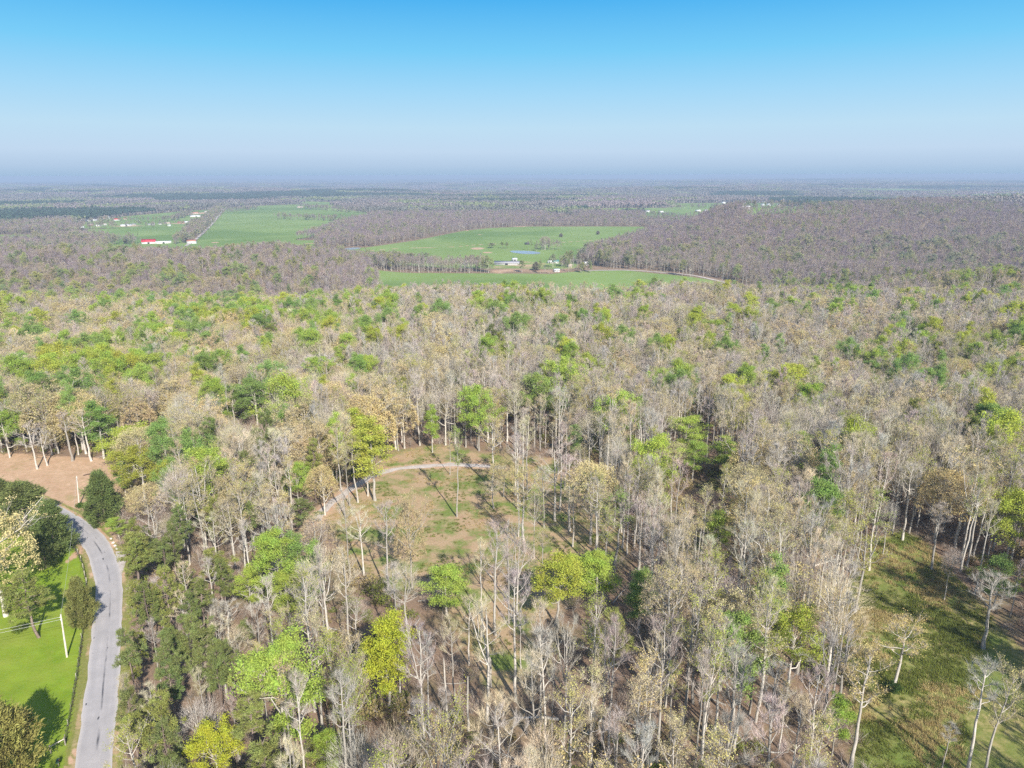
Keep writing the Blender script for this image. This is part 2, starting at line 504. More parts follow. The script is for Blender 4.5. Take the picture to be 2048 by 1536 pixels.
def road_mat():
    m, nd, ln = new_mat("old_asphalt")
    nt = m.node_tree
    uv = N(nd, "ShaderNodeUVMap")
    sx = N(nd, "ShaderNodeSeparateXYZ")
    ln.new(uv.outputs[0], sx.inputs[0])
    ge = N(nd, "ShaderNodeNewGeometry")
    P = ge.outputs["Position"]
    st = N(nd, "ShaderNodeMapping")
    st.inputs["Scale"].default_value = (7.0, .05, 1)
    ln.new(uv.outputs[0], st.inputs["Vector"])
    streak = noise(nt, st.outputs[0], 1.0, 3, .6)
    c = mixc(nt, noise(nt, P, .25, 4, .6), (.30, .285, .285), (.40, .375, .37))
    c = mixc(nt, mathn(nt, 'MULTIPLY', streak, .45), c, (.25, .24, .245))
    c = mixc(nt, mathn(nt, 'MULTIPLY', noise(nt, P, 5, 3, .7, .3, .7), .25), c, (.46, .44, .43))
    # worn edges are paler, a dark seam runs down the middle, tar blots here and there
    ed = mathn(nt, 'ABSOLUTE', mathn(nt, 'SUBTRACT', sx.outputs[0], .5))
    er = N(nd, "ShaderNodeMapRange")
    er.inputs[1].default_value = .40
    er.inputs[2].default_value = .5
    ln.new(mathn(nt, 'ADD', ed, mathn(nt, 'MULTIPLY', noise(nt, P, .8, 3, .6, 0, 1), .04)), er.inputs[0])
    c = mixc(nt, mathn(nt, 'MULTIPLY', er.outputs[0], .55), c, (.50, .46, .43))
    sm = N(nd, "ShaderNodeMapping")
    sm.inputs["Scale"].default_value = (1.5, .035, 1)
    ln.new(uv.outputs[0], sm.inputs["Vector"])
    wv = mathn(nt, 'MULTIPLY', mathn(nt, 'SUBTRACT', noise(nt, sm.outputs[0], 1.0, 2, .5, 0, 1), .5), .22)
    seam = mathn(nt, 'ABSOLUTE', mathn(nt, 'ADD', mathn(nt, 'SUBTRACT', sx.outputs[0], .53), wv))
    sr = N(nd, "ShaderNodeMapRange")
    sr.inputs[1].default_value = .045
    sr.inputs[2].default_value = .01
    ln.new(seam, sr.inputs[0])
    s2 = N(nd, "ShaderNodeMapping")
    s2.inputs["Scale"].default_value = (1.0, .06, 1)
    ln.new(uv.outputs[0], s2.inputs["Vector"])
    c = mixc(nt, mathn(nt, 'MULTIPLY', sr.outputs[0], noise(nt, s2.outputs[0], 1.6, 3, .6, .45, .62)), c, (.085, .085, .095))
    s3 = N(nd, "ShaderNodeMapping")
    s3.inputs["Scale"].default_value = (5.0, .28, 1)
    ln.new(uv.outputs[0], s3.inputs["Vector"])
    c = mixc(nt, noise(nt, s3.outputs[0], 1.0, 2, .5, .69, .73), c, (.06, .06, .07))
    diffuse_out(m, c, .9, (noise(nt, P, 9, 2, .6), .3, .03), .25)
road_mat()

def gravel_mat():
    m, nd, ln = new_mat("pale_gravel")
    nt = m.node_tree
    ge = N(nd, "ShaderNodeNewGeometry")
    P = ge.outputs["Position"]
    c = mixc(nt, noise(nt, P, .5, 4, .6), (.40, .35, .31), (.58, .53, .49))
    c = mixc(nt, mathn(nt, 'MULTIPLY', noise(nt, P, 3.5, 3, .7), .5), c, (.33, .27, .22))
    diffuse_out(m, c, 1.0, (noise(nt, P, 6, 3, .7), .5, .06), .1)
gravel_mat()

def water_mat():
    m, nd, ln = new_mat("pond_water")
    nt = m.node_tree
    ge = N(nd, "ShaderNodeNewGeometry")
    b = diffuse_out(m, (.26, .31, .34), .3, (noise(nt, ge.outputs["Position"], .8, 3, .6), .1, .05), .6)
water_mat()

plain("weathered_wood", (.42, .37, .31), .9, .3, 2.0)
plain("pole_wood", (.62, .56, .48), .9, .15, 1.0)
plain("grey_wood", (.28, .25, .22), .95, .3, 4.0)
plain("fence_wire", (.10, .10, .095), .6, .1, 4.0)
plain("cable", (.55, .55, .5), .5, .05, 4.0)
plain("green_paint", (.03, .075, .06), .5, .2, 4.0, .4)
plain("dead_wood", (.09, .065, .05), .95, .4, 3.0)
plain("stone", (.62, .58, .53), .95, .2, 4.0)
plain("white_wall", (.74, .73, .70), .7, .06, .4)
plain("cream_wall", (.58, .50, .40), .7, .08, .4)
plain("brick_wall", (.36, .20, .15), .9, .15, 1.5)
plain("grey_wall", (.40, .39, .37), .8, .1, .5)
plain("red_roof", (.60, .045, .06), .45, .1, .5, .4)
plain("rust_roof", (.42, .19, .13), .7, .2, .5)
plain("grey_roof", (.34, .33, .34), .6, .12, .5, .3)
plain("dark_roof", (.10, .10, .11), .7, .15, .5)
plain("white_roof", (.80, .80, .79), .45, .05, .5, .4)
plain("tan_roof", (.50, .40, .31), .7, .1, .5)
plain("green_roof", (.10, .28, .25), .5, .1, .5, .4)
plain("dark_opening", (.025, .025, .03), .5, .1, 1.0)

# ------------------------------------------------------------------ mesh tools
class MB:
    """collects polygons of 3 or 4 corners in numpy blocks, with a material slot each"""
    def __init__(self):
        self.v, self.f, self.m, self.n = [], [], [], 0
    def add(self, verts, faces, mat=0):
        verts = np.asarray(verts, float).reshape(-1, 3)
        faces = np.asarray(faces, int)
        self.v.append(verts)
        self.f.append(faces + self.n)
        self.m.append(np.full(len(faces), mat, int))
        self.n += len(verts)
    def tube(self, pts, rad, sides=6, mat=0, cap=True):
        pts = np.asarray(pts, float)
        rad = np.asarray(rad, float)
        k = len(pts)
        tang = np.gradient(pts, axis=0)
        tang /= np.linalg.norm(tang, axis=1, keepdims=True) + 1e-9
        ref = np.where(np.abs(tang[:, 2:3]) > .9, np.array([[1.0, 0, 0]]), np.array([[0, 0, 1.0]]))
        a = np.cross(tang, ref)
        for i in range(1, k):
            if np.dot(a[i], a[i - 1]) < 0 or abs(np.dot(a[i] / (np.linalg.norm(a[i]) + 1e-9), a[i - 1] / (np.linalg.norm(a[i - 1]) + 1e-9))) < .7:
                q = a[i - 1] - tang[i] * np.dot(a[i - 1], tang[i])
                a[i] = q
        a /= np.linalg.norm(a, axis=1, keepdims=True) + 1e-9
        b = np.cross(tang, a)
        th = np.arange(sides) / sides * 2 * np.pi
        ring = pts[:, None, :] + rad[:, None, None] * (np.cos(th)[None, :, None] * a[:, None, :] + np.sin(th)[None, :, None] * b[:, None, :])
        fs = []
        for i in range(k - 1):
            for j in range(sides):
                j2 = (j + 1) % sides
                fs.append((i * sides + j, i * sides + j2, (i + 1) * sides + j2, (i + 1) * sides + j))
        self.add(ring.reshape(-1, 3), fs, mat)
        if cap and sides == 4:
            self.add(ring[-1], [(0, 1, 2, 3)], mat)
        elif cap and sides > 4:
            self.add(np.vstack([ring[-1], pts[-1:]]), [(j, (j + 1) % sides, sides, sides) for j in range(sides)], mat)
    def box(self, c, s, rz=0.0, mat=0):
        c = np.asarray(c, float)
        sx, sy, sz = (np.asarray(s, float) / 2)
        p = np.array([(x, y, z) for z in (-sz, sz) for x, y in ((-sx, -sy), (sx, -sy), (sx, sy), (-sx, sy))])
        ca, sa = math.cos(rz), math.sin(rz)
        p = np.stack([p[:, 0] * ca - p[:, 1] * sa, p[:, 0] * sa + p[:, 1] * ca, p[:, 2]], 1) + c
        self.add(p, [(3, 2, 1, 0), (4, 5, 6, 7), (0, 1, 5, 4), (1, 2, 6, 5), (2, 3, 7, 6), (3, 0, 4, 7)], mat)
    def cards(self, pos, a, b, mat=0):
        """diamond leaves: centre, half-axis vectors"""
        n = len(pos)
        v = np.stack([pos - a, pos - b, pos + a, pos + b], 1).reshape(-1, 3)
        self.add(v, np.arange(4 * n).reshape(n, 4), mat)
    def spikes(self, p, d, w, mat=0):
        """thin triangles: foot, direction with length, half-width vector"""
        n = len(p)
        v = np.stack([p - w, p + w, p + d], 1).reshape(-1, 3)
        f = np.arange(3 * n).reshape(n, 3)
        self.add(v, np.concatenate([f, f[:, 2:3]], 1), mat)
    def mesh(self, name, mats, smooth=False):
        me = bpy.data.meshes.new(name)
        V = np.concatenate(self.v)
        Fa = np.concatenate(self.f)
        M = np.concatenate(self.m)
        tri = Fa[:, 2] == Fa[:, 3]
        tot = np.where(tri, 3, 4)
        start = np.concatenate([[0], np.cumsum(tot)[:-1]])
        keep = np.ones((len(Fa), 4), bool)
        keep[tri, 3] = False
        idx = Fa[keep]
        me.vertices.add(len(V))
        me.vertices.foreach_set("co", V.ravel())
        me.loops.add(len(idx))
        me.loops.foreach_set("vertex_index", idx.astype(np.int32))
        me.polygons.add(len(Fa))
        me.polygons.foreach_set("loop_start", start.astype(np.int32))
        me.polygons.foreach_set("loop_total", tot.astype(np.int32))
        me.polygons.foreach_set("material_index", M.astype(np.int32))
        if smooth:
            me.polygons.foreach_set("use_smooth", np.ones(len(Fa), bool))
        for mm in mats:
            me.materials.append(MAT[mm])
        me.update(calc_edges=True)
        return me

def link(name, data, parent=None):
    o = bpy.data.objects.new(name, data)
    C.objects.link(o)
    if parent is not None:
        o.parent = parent
    return o

def tag(o, label=None, cat=None, group=None, kind=None):
    for k, v in (("label", label), ("category", cat), ("group", group), ("kind", kind)):
        if v:
            o[k] = v
    return o

def thing(name, loc, label, cat, group=None, rz=0.0, scale=(1, 1, 1)):
    o = link(name, None)
    o.location = loc
    o.rotation_euler = (0, 0, rz)
    o.scale = scale
    return tag(o, label, cat, group)

# ------------------------------------------------------------------ ground sheet
def build_ground():
    na, nr = 620, 820
    cx, cy = 0.0, -70.0
    ang = np.linspace(-math.radians(60), math.radians(60), na)
    ang = np.sign(ang) * np.abs(ang)
    rr = 70 * (34000 / 70.0) ** (np.arange(nr) / (nr - 1.0))
    X = cx + np.sin(ang)[None, :] * rr[:, None]
    Y = cy + np.cos(ang)[None, :] * rr[:, None]
    Z = terrain(X, Y)
    x, y = X.ravel(), Y.ravel()
    near = y < 420
    A = np.zeros((x.size, 4), np.float32)
    B = np.zeros((x.size, 4), np.float32)
    B[:, 3] = 1
    def soft(poly, w):
        """1 inside, falling to 0 over w metres on either side of the outline"""
        i = inside(x, y, poly)
        d = dist_line(x, y, np.vstack([poly, poly[:1]]))
        return np.clip(.5 + np.where(i, d, -d) / (2 * w), 0, 1)
    A[:, 0] = soft(LAWN, 1.2) * near
    A[:, 1] = soft(HAY, 2.0) * near
    A[:, 2] = np.maximum(soft(CLEAR, 5.0), soft(GULLY, 5.0) * .62) * near
    A[:, 3] = soft(MEADOW, 3.0) * near
    fm = np.zeros(x.size)
    for f in FIELDS:
        fm = np.maximum(fm, soft(f, 6.0))
    for p in PONDS:
        fm = np.maximum(fm, soft(p, 10.0))
    fm = np.maximum(fm, far_field(x, y) * 1.0)
    B[:, 0] = fm
    so = soft(FARMYARD, 10.0) * (.15 + .5 * vnoise(x, y, 22, 84))
    for (u, v, w, h) in SOIL:
        c = g1(u, v)
        c2 = g1(u, v - h * .5)
        sx, sy = w / px_scale(c) * .5, max(3.0, abs(c2.y - c.y))
        e = ((x - c.x) / sx) ** 2 + ((y - c.y) / sy) ** 2
        so = np.maximum(so, np.clip(1.05 - .5 * e, 0, .95))
    for t in TRACKS_PALE:
        so = np.maximum(so, np.clip(1.2 - dist_line(x, y, t) / 4.0, 0, .8))
    so = np.maximum(so, np.clip(1.1 - dist_line(x, y, TRACK) / 4.5, 0, .6) * near)
    so = np.maximum(so, np.clip(1.15 - np.abs(np.where(near, dist_line(x, y, ROAD), 1e9) - 3.0) / 1.1, 0, .55) * (.3 + vnoise(x, y, 7, 81)))
    B[:, 1] = so
    rd = np.where(near, dist_line(x, y, ROAD), 1e9)
    B[:, 2] = np.clip(1.5 - (rd - 2.75) / 1.8, 0, 1) * .85
    me = bpy.data.meshes.new("ground")
    V = np.stack([x, y, Z.ravel()], 1)
    i = np.arange(nr - 1)[:, None] * na + np.arange(na - 1)[None, :]
    q = np.stack([i, i + na, i + na + 1, i + 1], -1).reshape(-1, 4)[:, ::-1]
    q = q[:, ::-1] if False else q
    me.vertices.add(len(V))
    me.vertices.foreach_set("co", V.ravel())
    me.loops.add(q.size)
    me.loops.foreach_set("vertex_index", q.ravel().astype(np.int32))
    me.polygons.add(len(q))
    me.polygons.foreach_set("loop_start", (np.arange(len(q)) * 4).astype(np.int32))
    me.polygons.foreach_set("loop_total", np.full(len(q), 4, np.int32))
    me.polygons.foreach_set("use_smooth", np.ones(len(q), bool))
    me.update(calc_edges=True)
    for nm, arr in (("cover_a", A), ("cover_b", B)):
        at = me.attributes.new(nm, 'FLOAT_COLOR', 'POINT')
        at.data.foreach_set("color", arr.ravel())
    me.materials.append(MAT["ground"])
    o = link("ground", me)
    o["kind"] = "structure"
build_ground()

def ribbon(name, line, width, mat, lift, rag=0.0, seed=1):
    p = np.asarray(line)
    t = np.gradient(p, axis=0)
    t /= np.linalg.norm(t, axis=1, keepdims=True)
    nrm = np.stack([t[:, 1], -t[:, 0]], 1)
    s = np.concatenate([[0], np.cumsum(np.linalg.norm(np.diff(p, axis=0), axis=1))])
    cols = np.linspace(-1, 1, 7)
    verts, uvs = [], []
    for k, c in enumerate(cols):
        off = c * width / 2
        if abs(c) == 1 and rag:
            off = off + c * rag * (vnoise(s, s * 0 + c * 40, 2.2, seed) - .5) * 2
        q = p + nrm * np.broadcast_to(off, s.shape)[:, None]
        z = terrain(q[:, 0], q[:, 1]) + lift + .05 * (1 - c * c)
        verts.append(np.stack([q[:, 0], q[:, 1], z], 1))
        uvs.append(np.stack([np.full(s.shape, (c + 1) / 2), s], 1))
    V = np.stack(verts, 1).reshape(-1, 3)
    U = np.stack(uvs, 1).reshape(-1, 2)
    k = len(cols)
    i = np.arange(len(p) - 1)[:, None] * k + np.arange(k - 1)[None, :]
    q = np.stack([i, i + 1, i + k + 1, i + k], -1).reshape(-1, 4)
    mb = MB()
    mb.add(V, q)
    me = mb.mesh(name, [mat], True)
    uvl = me.uv_layers.new(name="UVMap")
    uvl.data.foreach_set("uv", U[q.ravel()].ravel())
    o = link(name, me)
    o["kind"] = "structure"
    return o

ribbon("road", ROAD, 5.6, "old_asphalt", .05, .18, 3)
ribbon("gravel_track", TRACK, 2.7, "pale_gravel", .05, .5, 5)
ribbon("valley_road", LANE, 4.5, "pale_gravel", .25, .3, 6)
ribbon("farm_road", LANE2, 6.0, "pale_gravel", .4, .3, 7)
for p in PONDS:
    mb = MB()
    q = smooth_line(np.vstack([p, p[:1]]), 3.0)[:-1]
    zc = float(terrain(q[:, 0], q[:, 1]).max()) + .15
    c = q.mean(0)
    V = np.vstack([np.c_[q, np.full(len(q), zc)], [[c[0], c[1], zc]]])
    n = len(q)
    mb.add(V, [(i, (i + 1) % n, n, n) for i in range(n)])
    o = link("pond", mb.mesh("pond", ["pond_water"]))
    o["kind"] = "structure"
# gravel apron at the driveway mouth beside the bend
ap = poly_world([(231, 1104), (243, 1103), (252, 1112), (250, 1130), (243, 1150), (239, 1136)])
mb = MB()
q = smooth_line(np.vstack([ap, ap[:1]]), 1.0)[:-1]
c = q.mean(0)
V = np.vstack([np.c_[q, terrain(q[:, 0], q[:, 1]) + .09], [[c[0], c[1], float(terrain(c[0], c[1])) + .14]]])
mb.add(V, [(i, (i + 1) % len(q), len(q), len(q)) for i in range(len(q))])
o = link("gravel_apron", mb.mesh("gravel_apron", ["pale_gravel"]))
o["kind"] = "structure"

# ------------------------------------------------------------------ trees
def unit(v):
    return v / (np.linalg.norm(v, axis=-1, keepdims=True) + 1e-9)

def rand_dirs(r, n):
    return unit(r.normal(size=(n, 3)))

class Variant:
    pass

def skeleton(r, H, crown_base, spread, n_limbs, rt, lean=0.0, fork=False, up=.75, sub=4, wander=.25, profile=None, crook=0.0):
    """trunk, limbs and sub-limbs as polylines with radii"""
    tubes, tips = [], []
    k = 9
    zz = np.linspace(0, H * .94, k)
    wx = np.cumsum(r.normal(0, wander + crook, k)) * .5
    wy = np.cumsum(r.normal(0, wander + crook, k)) * .5
    wx -= wx[0]
    wy -= wy[0]
    la = r.uniform(0, 6.28)
    bend = (zz / H) ** 1.3 * lean * H
    trunk = np.stack([wx + bend * math.cos(la), wy + bend * math.sin(la), zz], 1)
    tr = rt * 1.12 * (1 - .82 * (zz / (H * .94)) ** 1.25)
    tr[0] *= 1.3
    stems = [(trunk, tr)]
    if fork:
        f0 = int(k * .45)
        for s in range(1 if r.random() < .6 else 2):
            a = r.uniform(0, 6.28)
            b = trunk[f0:].copy()
            g = np.linspace(0, 1, len(b)) ** .8
            w = r.uniform(.09, .15) * H
            b[:, 0] += g * w * math.cos(a)
            b[:, 1] += g * w * math.sin(a)
            b[:, 2] -= g * r.uniform(0, .08) * H
            stems.append((b, tr[f0:] * .8))
    for s, rr in stems:
        tubes.append((s, rr, 6))
    prof = profile or (lambda t: math.sin(math.pi * min(1, max(.12, (t * .82 + .16)))) ** .7)
    per = max(3, n_limbs // len(stems))
    for (s, rr) in stems:
        az0 = r.uniform(0, 6.28)
        zs = s[:, 2]
        for i in range(per):
            t = (i + r.uniform(0, .9)) / per
            z = H * (crown_base + (0.93 - crown_base) * t)
            z = min(max(z, zs[0] + .2), zs[-1] - .05)
            p = np.array([np.interp(z, zs, s[:, j]) for j in range(3)])
            r0 = np.interp(z, zs, rr) * .62
            L = spread * prof(t) * r.uniform(.7, 1.2)
            az = az0 + i * 2.4 + r.normal(0, .4)
            e0 = r.uniform(.25, .75) * up + .35 * t
            pts = [p]
            q = p.copy()
            nseg = 4
            for j in range(nseg):
                el = min(1.5, e0 + (j / nseg) * .55 * up + r.normal(0, .13))
                a2 = az + r.normal(0, .25)
                q = q + (L / nseg) * np.array([math.cos(el) * math.cos(a2), math.cos(el) * math.sin(a2), math.sin(el)]) * (1.15 if up > .6 else 1.0)
                pts.append(q)
            pts = np.array(pts)
            lr = max(.06, r0 * 1.1) * np.linspace(1, .36, nseg + 1)
            tubes.append((pts, lr, 4))
            dirl = unit(pts[-1] - pts[0])
            for j in range(sub):
                g = r.uniform(.3, 1.0)
                b0 = np.array([np.interp(g * nseg, np.arange(nseg + 1), pts[:, c]) for c in range(3)])
                d = unit(dirl * .7 + rand_dirs(r, 1)[0] * .75 + np.array([0, 0, .35 * up]))
                l2 = L * r.uniform(.28, .5)
                b1 = b0 + d * l2 * .5
                b2 = b1 + unit(d + rand_dirs(r, 1)[0] * .35 + np.array([0, 0, .15])) * l2 * .5
                sp = np.array([b0, b1, b2])
                tubes.append((sp, max(.026, lr[-1] * .95) * np.array([1, .7, .4]), 3))
                tips.append(sp)
            tips.append(pts[-3:])
    return tubes, tips

def sample_tips(r, tips, n):
    T = np.array(tips)                       # (k,3,3)
    i = r.integers(0, len(T), n)
    g = r.random(n) ** .7 * 2
    j = np.minimum(g.astype(int), 1)
    f = (g - j)[:, None]
    a, b = T[i, j], T[i, j + 1]
    return a + (b - a) * f, unit(b - a)

def add_twigs(mb, r, tips, n, lmin, lmax, w, mat, upw=.45):
    p, d = sample_tips(r, tips, n)
    q = unit(d * .55 + rand_dirs(r, n) * .65 + np.array([0, 0, upw]))
    L = r.uniform(lmin, lmax, n)[:, None]
    ww = unit(np.cross(q, rand_dirs(r, n))) * w * r.uniform(.6, 1.3, n)[:, None]
    mb.spikes(p, q * L, ww, mat)
    return p + q * L * r.uniform(.4, 1, n)[:, None]

def add_leaves(mb, r, centres, per, rad, size, mat, flat=.6):
    c = np.repeat(centres, per, 0)
    n = len(c)
    off = r.normal(size=(n, 3)) * rad * np.array([1, 1, flat]) * .55
    pos = c + off
    nrm = unit(rand_dirs(r, n) + np.array([0, 0, .5]) + unit(off) * .4)
    a = unit(np.cross(nrm, rand_dirs(r, n)))
    b = np.cross(nrm, a)
    s = size * r.uniform(.6, 1.35, n)[:, None]
    mb.cards(pos, a * s * .62, b * s * .42, mat)

VARS = {}

def finish(kind, lod, mbt, mbc, mats_t, mats_c, H, R, note=""):
    v = Variant()
    v.kind, v.lod, v.H, v.R, v.note = kind, lod, H, R, note
    v.trunk = mbt.mesh(kind + "_trunk", mats_t, True) if lod == 0 else None
    v.crown = mbc.mesh(kind + "_crown", mats_c) if lod == 0 else None
    mb = MB()
    k = len(mats_t)
    mb.v = mbt.v + mbc.v
    mb.f = list(mbt.f) + [f + mbt.n for f in mbc.f]
    mb.m = list(mbt.m) + [m + k for m in mbc.m]
    v.whole = mb.mesh(kind + "_whole", mats_t + mats_c)
    VARS.setdefault((kind, lod), []).append(v)

def put_tubes(mb, tubes, lod, minr=0.0):
    for pts, rr, sd in tubes:
        if lod == 0:
            mb.tube(pts, rr, sd, 0, cap=False)
        elif lod == 1:
            if sd == 3:
                continue
            if sd == 6:
                mb.tube(pts[::2], np.maximum(rr[::2], .10), 4, 0, cap=False)
            else:
                mb.tube(pts[::2], np.maximum(rr[::2], .06), 3, 0, cap=False)
        else:
            if sd == 6:
                mb.tube(pts[[0, 5, 8]] if len(pts) >= 9 else pts[[0, -1]], np.array([.22, .18, .08]) if len(pts) >= 9 else np.array([.18, .08]), 3, 0, cap=False)

def mk_deciduous(kind, lod, seed, H, cb, spread, limbs, rt, twigs, leaves=0, leaf=.2, lean=0.0, fork=False, up=.75, sub=4, note="", clump=.5, per=6, profile=None, crook=0.0, twl=(.6, 1.7), flat=.6, dome=0):
    r = np.random.default_rng(seed)
    tubes, tips = skeleton(r, H, cb, spread, limbs, rt, lean, fork, up, sub, profile=profile, crook=crook)
    mt, mc = MB(), MB()
    put_tubes(mt, tubes, lod)
    nt, tw, lw, nl, ls = {0: (twigs, .52, 1.0, leaves, leaf), 1: (int(twigs / 2.2), 1.25, 1.15, int(leaves / 2.2), leaf * 1.4), 2: (twigs // 6, 5.0, 1.5, leaves // 6, leaf * 2.7)}[lod]
    te = add_twigs(mc, r, tips, max(8, nt), twl[0] * lw, twl[1] * lw, .022 * tw, 0)
    if nl:
        k = max(2, nl // per)
        c = te[r.integers(0, len(te), k)]
        if dome:
            kd = int(k * .75)
            q = rand_dirs(r, kd)
            q[:, 2] = np.abs(q[:, 2]) * 1.15 - .25
            lump = .78 + .3 * vnoise(q[:, 0] * 3 + 5, q[:, 1] * 3 + q[:, 2] * 2, .8, seed)
            c[:kd] = np.array([0, 0, H * .52]) + q * np.array([dome, dome, H * .46]) * lump[:, None]
        add_leaves(mc, r, c, per, clump * (1 + .15 * lod), ls, 1, flat)
    R = float(np.percentile(np.hypot(te[:, 0], te[:, 1]), 92))
    finish(kind, lod, mt, mc, ["pale_bark"], ["twig", "leaf"] if lod < 2 else ["far_twig", "far_leaf"], H, R, note)

def mk_pine(kind, lod, seed, H, cb, spread, whorls, tuft, note=""):
    r = np.random.default_rng(seed)
    mt, mc = MB(), MB()
    k = 9
    zz = np.linspace(0, H, k)
    wx = np.cumsum(r.normal(0, .14, k))
    wy = np.cumsum(r.normal(0, .14, k))
    wx -= wx[0]
    wy -= wy[0]
    tk = np.stack([wx, wy, zz], 1)
    rt = .24
    tubes = [(tk, rt * (1 - .85 * zz / H), 6)]
    cents, dirs = [], []
    for i in range(whorls):
        t = (i + r.uniform(0, .8)) / whorls
        z = H * (cb + (.985 - cb) * t)
        p = np.array([np.interp(z, zz, tk[:, j]) for j in range(3)])
        nb = r.integers(2, 5)
        for b in range(nb):
            az = r.uniform(0, 6.28)
            L = spread * (1 - .72 * t ** 1.5) * r.uniform(.55, 1.15) * (.55 + .45 * min(1, t * 4))
            el = -.05 + .55 * t + r.normal(0, .15)
            p1 = p + L * .55 * np.array([math.cos(az) * math.cos(el), math.sin(az) * math.cos(el), math.sin(el)])
            el2 = el + .3
            p2 = p1 + L * .45 * np.array([math.cos(az) * math.cos(el2), math.sin(az) * math.cos(el2), math.sin(el2)])
            tubes.append((np.array([p, p1, p2]), np.array([.06, .04, .02]), 4))
            for s in range(max(2, int(L * 1.25))):
                g = r.uniform(.35, 1.0)
                c = p1 + (p2 - p1) * ((g - .55) / .45) if g > .55 else p + (p1 - p) * (g / .55)
                cents.append(c + r.normal(0, .22, 3) * np.array([1, 1, .5]))
                dirs.append(unit(p2 - p))
    put_tubes(mt, tubes, lod)
    c, d = np.array(cents), np.array(dirs)
    per = {0: tuft, 1: max(4, tuft // 5), 2: 2}[lod]
    if lod == 2:
        sel = r.permutation(len(c))[:max(12, len(c) // 3)]
        c, d = c[sel], d[sel]
    n = len(c) * per
    cc = np.repeat(c, per, 0) + r.normal(size=(n, 3)) * .2
    q = unit(rand_dirs(r, n) + np.repeat(d, per, 0) * .4 + np.array([0, 0, .35]))
    L = r.uniform(.35, .65, n)[:, None] * (1, 1.3, 2.2)[lod]
    w = unit(np.cross(q, rand_dirs(r, n))) * (.055, .16, .5)[lod]
    mc.spikes(cc, q * L, w, 0)
    finish(kind, lod, mt, mc, ["pine_bark"], ["needle"], H, spread * .8, note)

def mk_cedar(kind, lod, seed, H, R, note=""):
    """dense evergreen with foliage to the ground"""
    r = np.random.default_rng(seed)
    mt, mc = MB(), MB()
    tk = np.array([(0, 0, 0), (.05, 0, H * .5), (0, .06, H * .97)])
    mt.tube(tk, [.2, .13, .03], 6, 0, cap=False)
    n = {0: 400, 1: 130, 2: 40}[lod]
    t = r.random(n) ** .85
    z = H * (.05 + .95 * t)
    rad = R * (np.sin(np.pi * np.clip(t * .78 + .2, 0, 1)) ** .9) * r.uniform(.55, 1.05, n) 
    az = r.uniform(0, 6.28, n)
    rad = rad * (.5 + .85 * vnoise(az * 2.2 + 9, t * H * 1.1, 1.1, seed)) * (1 + .12 * np.sin(t * 27))
    c = np.stack([rad * np.cos(az), rad * np.sin(az), z], 1)
    out = unit(np.stack([np.cos(az), np.sin(az), .9 + 0 * az], 1))
    for i in r.permutation(n)[:min(n, 60)]:
        mt.tube(np.array([[0, 0, z[i] * .85], c[i]]), [.03, .012], 3, 0, cap=False)
    per = {0: 42, 1: 8, 2: 3}[lod]
    m = n * per
    cc = np.repeat(c, per, 0) + r.normal(size=(m, 3)) * .26
    q = unit(rand_dirs(r, m) * .8 + np.repeat(out, per, 0))
    L = r.uniform(.3, .6, m)[:, None] * (1, 1.5, 2.6)[lod]
    w = unit(np.cross(q, rand_dirs(r, m))) * (.06, .17, .5)[lod]
    mc.spikes(cc, q * L, w, 0)
    finish(kind, lod, mt, mc, ["pine_bark"], ["needle"], H, R, note)

def narrow(t):
    return .55 + .45 * math.sin(math.pi * min(1, t + .15))

def mk_domed(kind, lod, seed, H, cb, R, twigs, leaves, leaf, note="broad", rt=.27):
    """a round crown of fine twigs over spreading limbs"""
    r = np.random.default_rng(seed)
    tubes, tips = skeleton(r, H * .9, cb, R * .85, 16, rt, .01, True, .85, 4)
    mt, mc = MB(), MB()
    put_tubes(mt, tubes, lod)
    nt, tw, lw, nl, ls = {0: (twigs, .62, 1.0, leaves, leaf), 1: (int(twigs / 2.2), 1.35, 1.1, int(leaves / 2.2), leaf * 1.4), 2: (twigs // 6, 4.4, 1.4, leaves // 6, leaf * 2.6)}[lod]
    lobes = rand_dirs(r, 13) * np.array([1, 1, .8]) + np.array([0, 0, .35])
    lobes = unit(lobes)
    def shell(n, lo, hi):
        q = rand_dirs(r, n)
        q[:, 2] = np.where(q[:, 2] < -.3, -q[:, 2], q[:, 2])
        lump = .74 + .30 * np.clip((q @ lobes.T).max(1) * 4.5 - 3.5, 0, 1)
        rad = lump * r.uniform(lo, hi, n)
        return np.array([0, 0, H * (.55 + cb * .12)]) + q * np.array([R, R, H * (.40 - cb * .1)]) * rad[:, None], q
    p, q = shell(nt, .5, .98)
    d = unit(q * .8 + rand_dirs(r, nt) * .5 + np.array([0, 0, .45])) * r.uniform(.7, 1.7, nt)[:, None] * lw
    mc.spikes(p, d, unit(np.cross(d, rand_dirs(r, nt))) * .02 * tw * r.uniform(.6, 1.3, nt)[:, None], 0)
    if nl:
        k = max(2, nl // 5)
        c, _ = shell(k, .82, 1.08)
        add_leaves(mc, r, c, 5, .4 * (1 + .3 * lod), ls, 1, .6)
    finish(kind, lod, mt, mc, ["pale_bark"], ["twig", "leaf"] if lod < 2 else ["far_twig", "far_leaf"], H, R, note)

